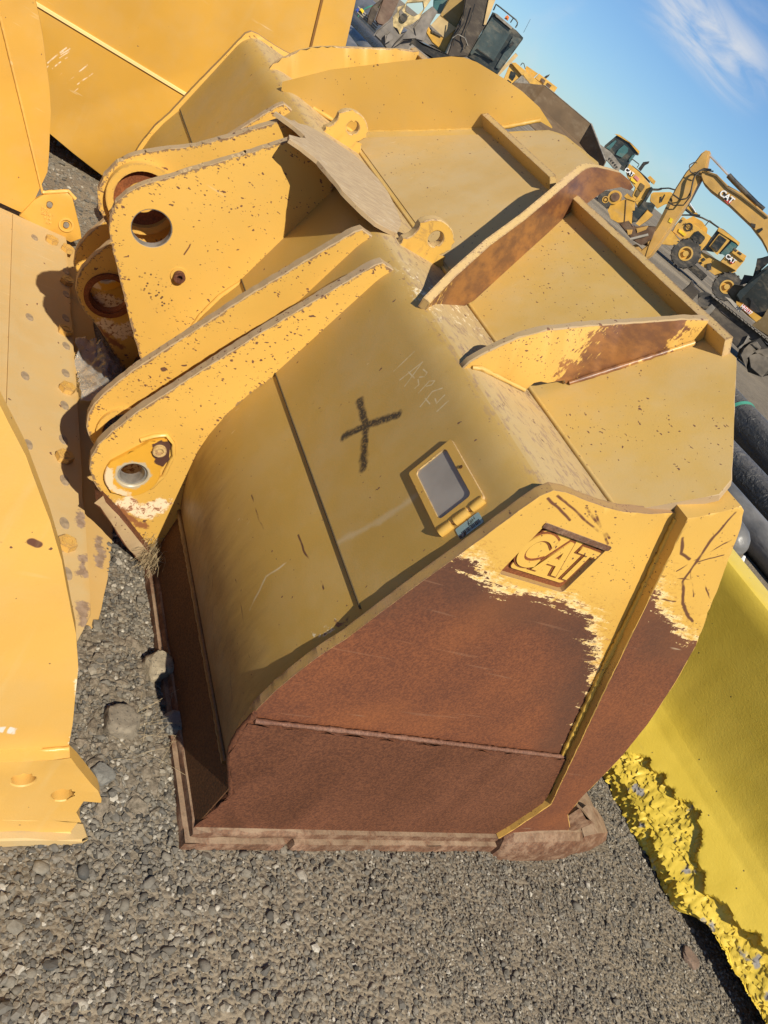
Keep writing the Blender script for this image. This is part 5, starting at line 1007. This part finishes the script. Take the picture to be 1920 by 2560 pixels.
rh_ = pp('rear_hood', E_Y2, -0.9, 0.9, [(0.266, 2.096), (0.944, 2.161), (1.026, 1.905), (1.045, 1.438), (0.273, 1.326), (0.268, 1.735)], wl)
pp('vent', E_K, -0.95, -0.9, [(0.327, 2.097), (0.488, 2.106), (0.497, 2.023), (0.342, 2.018)], rh_)
pp('vent', E_K, -0.95, -0.9, [(0.581, 2.11), (0.741, 2.119), (0.737, 2.025), (0.582, 2.02)], rh_)
pp('hood_ledge', E_YB, -1.0, -0.9, [(0.361, 1.987), (1.002, 2.024), (1.024, 1.927), (0.397, 1.9)], rh_)
pp('emblem', E_K, -0.94, -0.9, [(0.342, 1.608), (0.321, 1.73), (0.711, 1.755), (0.773, 1.666), (0.728, 1.562), (0.567, 1.552)], rh_)
pp('emblem', E_RD, -0.96, -0.94, [(0.554, 1.565), (0.747, 1.692), (0.73, 1.559)], rh_)
lt('hood_lettering', 'CAT', E_W, -0.98, (0.525, 1.68), 0.190, 0, rh_, 1)
lf_ = pp('lower_frame', E_Y2, -0.6, 0.6, [(-0.69, 1.142), (0.167, 1.336), (1.053, 1.439), (0.917, 1.123), (0.521, 0.815), (-0.468, 0.754)], wl)
pp('frame_opening', E_K, -0.65, -0.6, [(-0.401, 0.946), (-0.381, 1.054), (-0.259, 1.031), (-0.279, 0.923)], lf_)
pp('frame_opening', E_K, -0.65, -0.6, [(-0.39, 0.767), (-0.366, 0.856), (-0.257, 0.847), (-0.277, 0.738)], lf_)
pp('hydraulic_block', E_K, -0.68, -0.6, [(-0.1, 0.944), (0.017, 1.081), (0.223, 0.867), (0.078, 0.707)], lf_)
pp('lift_arm', E_Y2, -1.3, -0.9, [(-2.27, 0.529), (-2.362, 1.051), (-2.142, 1.08), (-1.665, 0.941), (-1.68, 0.748), (-1.887, 0.545), (-2.141, 0.444)], wl)
wheel(wl, (-1.085, 0.721), 0.631, 0.291, -1.3, -0.6)
wheel(wl, (1.224, 0.745), 0.608, 0.281, -1.3, -0.6)
pp('mud_step', E_K2, -0.6, 0.6, [(-0.69, 0.3), (-0.561, 0.588), (0.262, 0.566), (0.246, 0.269)], wl)
tt('cable_hose', E_K, 0.5, [(-2.459, 1.793), (-2.1, 2.059), (-1.666, 2.242), (-1.242, 2.327), (-0.768, 2.358)], 0.036, wl)
tt('hand_rail', E_K, 0, [(-1.299, 2.079), (-1.307, 2.346), (-0.842, 2.329)], 0.019, wl)
pp('turbine_cover', E_YB, 0, 1.2, [(-2.065, 1.829), (-1.964, 2.04), (-1.518, 2.098), (-1.138, 2.016), (-1.039, 1.86), (-1.372, 1.841)], wl)
ex2 = tag(empty('excavator', (30.61, 33.86, 0.42), -0.7375), 'yellow excavator boom folded behind the raised boom of the nearer excavator', 'excavator')
b7_ = pp('boom', E_YB, -0.3, 0.3, [(-0.645, 1.731), (-0.621, 1.861), (0.036, 2.356), (0.847, 2.466), (1.408, 2.417), (1.873, 2.348), (1.672, 2.199), (1.072, 2.168), (0.46, 2.027), (0.211, 1.74), (0.052, 1.415), (-0.486, 1.434)], ex2)
pp('boom_marking', E_K, -0.33, -0.3, [(-0.216, 1.89), (-0.162, 1.955), (-0.068, 1.792), (-0.114, 2.118), (-0.07, 2.089), (0.023, 1.756), (-0.034, 1.663)], b7_)
tt('cylinder_barrel', E_K, 0, [(-0.823, 1.89), (-0.521, 2.095), (-0.42, 2.235)], 0.054, b7_)
tt('hydraulic_hose', E_K, 0, [(-0.455, 2.21), (-0.161, 2.45), (0.135, 2.563)], 0.036, b7_)
tt('cylinder_rod', E_K, -0.35, [(1.056, 2.183), (1.671, 2.198), (1.967, 2.366)], 0.062, b7_)
tt('cylinder_rod', E_CH, -0.35, [(1.072, 2.527), (1.684, 2.363)], 0.035, b7_)
ld = tag(empty('wheel_loader', (28.22, 31.98, 0.42), -0.7259), 'yellow wheel loader with black glazed cab and exhaust stack left of the raised boom', 'wheel loader')
c4_ = pp('cab', E_DG, -0.8, 0.8, [(-3.128, 2.657), (-3.076, 2.726), (-2.44, 2.781), (-1.813, 2.699), (-1.8, 2.643), (-1.922, 2.589), (-1.873, 1.989), (-1.865, 1.725), (-2.126, 1.673), (-2.558, 1.767), (-3.229, 1.958), (-3.248, 2.044)], ld)
pp('cab_roof', E_Y2, -0.9, 0.9, [(-3.124, 2.7), (-3.018, 2.752), (-2.389, 2.811), (-1.814, 2.742), (-1.805, 2.692), (-2.417, 2.758)], c4_)
pp('cab_window', E_TEAL, -0.88, -0.8, [(-2.557, 2.577), (-2.307, 2.574), (-2.221, 2.437), (-2.276, 2.098), (-2.589, 2.042), (-2.63, 2.278)], c4_)
pp('cab_window', E_TEAL, -0.88, -0.8, [(-3.164, 1.998), (-3.019, 2.498), (-2.948, 2.482), (-2.939, 2.025)], c4_)
pp('cab_window', E_TEAL, -0.88, -0.8, [(-1.948, 2.2), (-1.956, 2.46), (-1.886, 2.51), (-1.865, 2.193)], c4_)
h4_ = pp('engine_hood', E_Y2, -0.9, 0.9, [(-1.817, 2.099), (-1.162, 2.094), (-0.439, 1.975), (-0.264, 1.847), (-0.191, 1.162), (-0.188, 0.885), (-0.769, 1.117), (-0.898, 1.47), (-1.506, 1.609), (-1.768, 1.791)], ld)
pp('hood_vent', E_OL, -0.95, -0.9, [(-0.828, 1.793), (-0.606, 1.802), (-0.551, 1.722), (-0.535, 1.495), (-0.772, 1.544)], h4_)
pp('hood_vent', E_OL, -0.95, -0.9, [(-0.76, 1.468), (-0.532, 1.429), (-0.511, 1.237), (-0.681, 1.233)], h4_)
pp('emblem', E_K, -0.94, -0.9, [(-1.736, 1.779), (-1.74, 1.911), (-1.365, 1.878), (-1.321, 1.808), (-1.374, 1.719), (-1.46, 1.708)], h4_)
lt('hood_lettering', 'CAT', E_W, -0.97, (-1.567, 1.826), 0.184, 0, h4_, 1)
pp('hood_sticker', E_PK, -0.94, -0.9, [(-1.261, 1.784), (-1.248, 1.895), (-0.986, 1.882), (-0.98, 1.75)], h4_)
pp('hood_sticker', E_YS, -0.94, -0.9, [(-1.335, 1.697), (-0.978, 1.684), (-0.975, 1.618), (-1.284, 1.598)], h4_)
pp('exhaust_stack', E_K, -0.2, 0.0, [(-1.364, 2.179), (-1.383, 2.538), (-1.183, 2.699), (-1.16, 2.631), (-1.22, 2.486), (-1.214, 2.185)], ld)
pp('hood_top', E_K, -0.6, 0.6, [(-1.695, 2.126), (-1.249, 2.143), (-0.849, 2.127), (-0.537, 2.081), (-0.522, 2.024), (-1.128, 2.095), (-1.612, 2.119)], h4_)
pp('rear_light', E_YB, -0.7, -0.2, [(-0.717, 2.151), (-0.686, 2.242), (-0.352, 2.213), (-0.322, 2.098), (-0.452, 2.072)], ld)
tt('hand_rail', E_K, -0.7, [(-1.914, 2.2), (-1.844, 2.334), (-1.432, 2.344), (-1.432, 2.177)], 0.021, ld)
pp('rear_fender', E_DG, -1.1, 0.9, [(-0.336, 1.944), (-0.181, 1.921), (-0.071, 1.284), (0.167, 1.442), (0.378, 1.442), (0.481, 1.103), (0.245, 1.067), (0.198, 0.403), (0.051, 0.223), (-0.289, 0.638), (-0.287, 0.848), (-0.188, 0.887), (-0.186, 1.2)], ld)
pp('bumper', E_Y2, -1.2, 0.9, [(0.225, 1.088), (0.569, 1.049), (0.572, 0.754), (0.404, 0.348), (0.243, 0.334)], ld)
wheel(ld, (-1.628, 0.278), 0.390, 0.150, -1.2, -0.5)
sb = tag(empty('excavator_bucket', (19.33, 22.48, 0.42), -0.7150), 'smooth yellow digging bucket with round pin boss on the dirt before the loader', 'bucket')
s5_ = pp('shell', E_YB, -0.8, 0.8, [(-0.571, 0.648), (-0.424, 0.817), (-0.293, 0.974), (0.004, 1.095), (0.161, 0.894), (0.126, 0.843), (0.411, 0.485), (0.034, 0.279), (-0.271, 0.251), (-0.524, 0.387)], sb)
dd('pin_boss', E_YB, -0.86, 0.86, (-0.629, 0.82), 0.219, 0, s5_)
dd('pin_hole', E_BR, -0.9, -0.86, (-0.612, 0.843), 0.143, 0, s5_)
pp('shell_rib', E_BR, -0.83, -0.8, [(-0.28, 0.984), (-0.268, 0.993), (0.219, 0.38), (0.206, 0.37)], s5_)
pp('ear', E_YB, -0.84, -0.3, [(-0.375, 1.036), (-0.356, 1.134), (-0.183, 1.152), (-0.046, 1.18), (-0.008, 1.257), (0.113, 1.273), (0.12, 1.205), (0.004, 1.096), (-0.306, 0.989)], s5_)
pp('lip', E_BR, -0.9, 0.3, [(-0.002, 0.293), (0.269, 0.507), (0.445, 0.464), (0.197, 0.254)], s5_)
gp = tag(empty('slotted_plate', (13.28, 17.11, 0.42), -0.6696), 'grey steel plate with dark slots leaning behind the dark bucket corner', 'steel plate')
g_ = pp('plate', E_T2, 0, 0.12, [(-0.511, 1.651), (-0.24, 1.668), (-0.18, 1.692), (0.192, 1.585), (0.227, 1.467), (0.076, 1.43), (-0.189, 1.473)], gp)
pp('slot', E_K, -0.02, 0.0, [(-0.159, 1.566), (-0.108, 1.566), (-0.132, 1.513)], g_)
pp('slot', E_K, -0.02, 0.0, [(-0.092, 1.56), (-0.042, 1.56), (-0.071, 1.513)], g_)
pp('slot', E_K, -0.02, 0.0, [(-0.021, 1.548), (0.03, 1.549), (0.001, 1.501)], g_)
pp('slot', E_K, -0.02, 0.0, [(0.051, 1.537), (0.101, 1.538), (0.066, 1.486)], g_)
pp('slot', E_K, -0.02, 0.0, [(0.116, 1.521), (0.167, 1.522), (0.138, 1.474)], g_)
db = tag(empty('loader_bucket', (9.13, 13.96, 0.3), -0.5971), 'dark brown empty bucket with angled wings seen from its open front', 'bucket')
pp('back_wall', E_DK, 1.0, 1.05, [(-0.699, 1.913), (0.523, 1.905), (0.562, 1.497), (0.492, 1.284), (-0.702, 1.294), (-0.688, 1.564)], db)
quad('wing', E_DK, [(-0.699, 1.0, 1.913), (-0.688, 1.0, 1.564), (-1.159, 0.1, 1.241), (-1.198, 0.1, 1.581)], db)
quad('wing', E_DK2, [(0.523, 1.0, 1.905), (1.168, 0.1, 1.543), (1.213, 0.1, 1.362), (0.562, 1.0, 1.497)], db)
quad('floor', E_DK2, [(-0.687, 0.99, 1.564), (0.561, 0.99, 1.497), (1.259, 0.1, 1.358), (0.381, -0.2, 1.147), (-1.159, 0.1, 1.241)], db)
tt('rim', E_T2, 1.0, [(-0.701, 1.915), (0.521, 1.907)], 0.008, db)
rim3('rim', E_T2, [(0.523, 1.0, 1.905), (1.168, 0.1, 1.543)], .02, db)
ft = tag(empty('wheel_loader', (28.41, 46.74, 0.42), -0.5528), 'small distant yellow loader with two square hood vents above the dark bucket', 'wheel loader')
h2_ = pp('engine_hood', E_Y2, -0.9, 0.9, [(-0.287, 2.952), (1.072, 3), (1.093, 2.646), (-0.347, 2.614)], ft)
pp('hood_vent', E_BR, -0.95, -0.9, [(-0.001, 2.868), (0.266, 2.882), (0.285, 2.712), (0.011, 2.705)], h2_)
pp('hood_vent', E_BR, -0.95, -0.9, [(0.434, 2.868), (0.719, 2.884), (0.713, 2.722), (0.447, 2.72)], h2_)
pp('tank', E_YB, -0.8, 0.8, [(-1.112, 2.828), (-0.361, 2.893), (-0.434, 2.571), (-1.068, 2.662)], ft)
pp('exhaust_stack', E_K, -0.1, 0.1, [(0.099, 2.998), (0.122, 3.12), (0.247, 3.27), (0.255, 3.186), (0.194, 2.959)], ft)
c2_ = pp('cab', E_Y2, -0.8, 0.8, [(-1.988, 2.387), (-1.789, 2.447), (-1.063, 2.354), (-1.106, 1.799), (-1.128, 1.52), (-1.664, 1.411), (-1.82, 1.566)], ft)
pp('cab_window', E_GL, -0.85, -0.8, [(-1.718, 2.132), (-1.419, 2.183), (-1.324, 2.067), (-1.313, 1.786), (-1.592, 1.801)], c2_)
pp('cab_window', E_GL, -0.85, -0.8, [(-1.586, 1.664), (-1.318, 1.677), (-1.266, 1.476), (-1.535, 1.447)], c2_)
pp('lift_arm', E_TY, -1.0, -0.8, [(-2.085, 3.002), (-1.894, 2.956), (-2.165, 1.503), (-2.318, 1.502)], ft)
pp('push_bar', E_Y2, -1.0, -0.8, [(-2.001, 2.447), (-1.765, 2.61), (0.214, 2.61), (0.191, 2.489), (-0.443, 2.204)], ft)
pp('fender', E_T2, -1.0, -0.8, [(-1.006, 2.361), (-0.403, 2.232), (-1.182, 1.742)], ft)
tt('hand_rail', E_K, -0.3, [(-1.453, 2.675), (-1.456, 2.83), (-1.363, 2.868), (-1.078, 2.674)], 0.024, ft)
ex3 = tag(empty('excavator', (9.35, 18.50, 0.42), -0.4891), 'dusty excavator with dark glazed cab, roof rail and orange beacon facing us', 'excavator')
c1_ = pp('cab', E_DG, 0, 1.7, [(-0.387, 2.336), (-0.305, 2.347), (0.232, 2.355), (0.295, 2.361), (0.517, 2.336), (0.53, 2.298), (0.496, 1.399), (0.197, 1.339), (-0.321, 1.281), (-0.34, 1.848)], ex3)
pp('windscreen', E_GLS, -0.05, 0, [(-0.334, 2.269), (0.21, 2.282), (0.246, 1.567), (-0.217, 1.457), (-0.262, 1.369), (-0.306, 1.396)], c1_)
pp('side_window', E_GLS, -0.05, 0, [(0.307, 2.218), (0.497, 2.292), (0.488, 1.811), (0.45, 1.514), (0.37, 1.498)], c1_)
pp('cab_visor', E_T2, -0.12, 0, [(-0.322, 2.337), (-0.265, 2.349), (0.168, 2.343), (0.171, 2.312), (-0.265, 2.294)], c1_)
pp('wiper', E_K, -0.1, -0.05, [(-0.235, 1.54), (-0.228, 1.56), (0.231, 1.585), (0.229, 1.564)], c1_)
tt('roof_rail', E_DG, 0.2, [(-0.394, 2.379), (-0.419, 2.51), (0.17, 2.526), (0.239, 2.499), (0.241, 2.397)], 0.016, c1_)
tt('roof_rail', E_DG, 0.2, [(0.083, 2.522), (0.082, 2.41)], 0.013, c1_)
pp('beacon', E_OR, 0.1, 0.35, [(-0.088, 2.446), (-0.066, 2.489), (-0.008, 2.473), (0.009, 2.41), (-0.086, 2.401)], c1_)
tt('antenna', E_K, 0.8, [(0.472, 2.455), (0.43, 2.763)], 0.004, c1_)
pp('mirror', E_K, -0.2, -0.1, [(0.342, 2.012), (0.356, 2.135), (0.414, 2.119), (0.4, 1.996)], c1_)
bm1_ = pp('boom', E_BD, -0.6, 0.2, [(-1.069, 2.224), (-0.52, 2.599), (-0.409, 2.268), (-0.356, 2.035), (-0.349, 1.858), (-0.309, 1.293), (-0.683, 0.996), (-0.82, 1.442), (-0.893, 1.882)], ex3)
pp('boom_edge', E_TY, -0.64, -0.5, [(-0.609, 2.465), (-0.483, 2.552), (-0.356, 2.034), (-0.384, 2.014)], bm1_)
tt('hydraulic_hose', E_K, -0.7, [(-0.908, 2.045), (-0.771, 1.781), (-0.779, 1.449), (-0.698, 1.284)], 0.012, bm1_)
tt('hydraulic_hose', E_K, -0.7, [(-0.789, 2.197), (-0.693, 1.907), (-0.625, 1.591), (-0.476, 1.511), (-0.445, 1.385)], 0.012, bm1_)
tt('hydraulic_hose', E_T2, -0.72, [(-0.803, 1.395), (-0.748, 1.524), (-0.573, 1.553), (-0.424, 1.473)], 0.010, bm1_)
pp('body', E_OL2, 0.1, 1.6, [(-1.378, 1.956), (-1.367, 2.073), (-1.016, 2.313), (-0.923, 1.9), (-0.912, 1.59), (-1.327, 1.604)], ex3)
bs1_ = pp('body_step', E_TB, -0.2, 1.0, [(-1.337, 1.608), (-0.899, 1.586), (-0.984, 1.314), (-1.361, 1.343)], ex3)
pp('body_panel', E_YB, -0.2, 1.0, [(-1.285, 1.209), (-0.991, 1.309), (-0.875, 1.584), (-0.809, 1.141), (-0.79, 1.04), (-1.165, 1.047), (-1.403, 1.128), (-1.416, 1.268)], ex3)
pp('name_strip', E_K, -0.24, -0.2, [(-1.314, 1.253), (-1.064, 1.304), (-1.055, 1.263), (-1.287, 1.216)], bs1_)
pp('dark_glass', E_TEAL, 0.4, 1.5, [(-1.687, 1.765), (-1.39, 1.969), (-1.337, 1.688), (-1.535, 1.59)], ex3)
pp('track_end', E_K2, -0.4, 1.0, [(-1.206, 0.939), (-1.136, 1.025), (-0.766, 1.035), (-0.528, 1.105), (-0.785, 0.851), (-1.095, 0.788)], ex3)
gr = tag(empty('excavator_bucket', (5.30, 13.79, 0.3), -0.4040), 'dusty grey toothed bucket with sandy coloured coupler before the dusty excavator', 'bucket')
gs_ = pp('shell', E_GRY, -0.4, 0.7, [(-0.364, 0.785), (-0.357, 0.877), (-0.308, 1.008), (-0.25, 1.177), (-0.16, 1.067), (-0.022, 1.032), (0.037, 1.094), (0.09, 1.163), (0.208, 1.158), (0.243, 1.127), (0.26, 0.851), (0.279, 0.752), (0.118, 0.686), (-0.195, 0.77)], gr)
pp('tooth', E_GRY2, -0.5, -0.2, [(0.011, 0.97), (0.081, 1.159), (0.212, 1.153), (0.098, 1.009), (0.018, 0.888)], gs_)
pp('tooth', E_GRY2, -0.5, -0.2, [(-0.209, 0.905), (-0.151, 0.967), (-0.098, 0.928), (-0.141, 0.844)], gs_)
pp('shell_side', E_GRY2, -0.2, 0.5, [(0.106, 1.247), (0.127, 1.468), (0.208, 1.674), (0.323, 1.657), (0.326, 1.354), (0.395, 1.17), (0.229, 1.111), (0.2, 1.169)], gs_)
cp_ = pp('coupler', E_SAND, -0.3, 0.3, [(-0.246, 1.168), (-0.227, 1.267), (-0.25, 1.336), (-0.201, 1.392), (-0.215, 1.286), (-0.162, 1.247), (-0.063, 1.251), (-0.022, 1.355), (0.043, 1.389), (0.095, 1.457), (0.108, 1.562), (0.035, 1.628), (-0.175, 1.462), (-0.131, 1.365), (-0.05, 1.357), (-0.07, 1.332), (-0.17, 1.349), (-0.189, 1.411), (-0.182, 1.542), (0.122, 1.752), (0.12, 1.581), (0.123, 1.401), (0.071, 1.278), (-0.015, 1.165), (-0.015, 1.056), (-0.094, 1.078), (-0.171, 1.079)], gr)
dd('coupler_pin', E_K, -0.34, -0.3, (-0.092, 1.275), 0.062, 0, cp_)
br = tag(empty('brown_sheet', (6.08, 16.71, 0.35), -0.3815), 'tall brown steel panel standing behind the grey toothed bucket', 'steel panel')
pp('panel_face', E_BRN, 0, 0.9, [(-0.053, 0.79), (0.069, 0.835), (0.108, 1.045), (0.081, 1.323), (0.039, 1.448), (-0.227, 1.265), (-0.137, 0.824)], br)
pp('panel_bracket', E_BD, -0.1, 0.2, [(-0.302, 0.804), (-0.323, 0.969), (-0.236, 1.106), (-0.202, 1.231), (-0.189, 1.036), (-0.147, 0.82), (-0.168, 0.74), (-0.222, 0.729)], br)
rk = tag(empty('pipe_rack', (6.15, 17.76, 0.38), -0.3652), 'low rack of thin pipes with blue and yellow tape beside the far black roll', 'pipe rack')
tt('pipe', E_T2, 0, [(-0.243, 0.757), (0.295, 0.716)], 0.017, rk)
tt('pipe', E_T2, 0, [(-0.229, 0.713), (0.299, 0.664)], 0.017, rk)
tt('pipe', E_T2, 0, [(-0.209, 0.672), (0.296, 0.62)], 0.017, rk)
pp('tape', E_BLU, -0.06, 0.06, [(-0.254, 0.683), (-0.236, 0.75), (-0.189, 0.728), (-0.199, 0.66)], rk)
pp('tape', E_YS, -0.06, 0.06, [(-0.184, 0.731), (-0.165, 0.785), (-0.09, 0.769), (-0.098, 0.709)], rk)
ps = tag(empty('black_sheet', (4.07, 9.96, 0.1), -0.4356), 'black plastic sheet and steel channel lying behind the far gusset', 'plastic sheet')
pp('sheet', E_PL, 0, 0.8, [(-0.191, 1.386), (-0.082, 1.427), (0.268, 1.482), (0.227, 1.402), (0.062, 1.339), (-0.193, 1.334)], ps)
pp('channel', E_T2, -0.2, 0.1, [(-0.189, 1.339), (0.072, 1.343), (0.066, 1.297), (-0.053, 1.231), (-0.199, 1.257)], ps)
pp('channel_end', E_TY, -0.25, -0.2, [(-0.203, 1.255), (-0.189, 1.273), (-0.004, 1.267), (-0.061, 1.203)], ps)
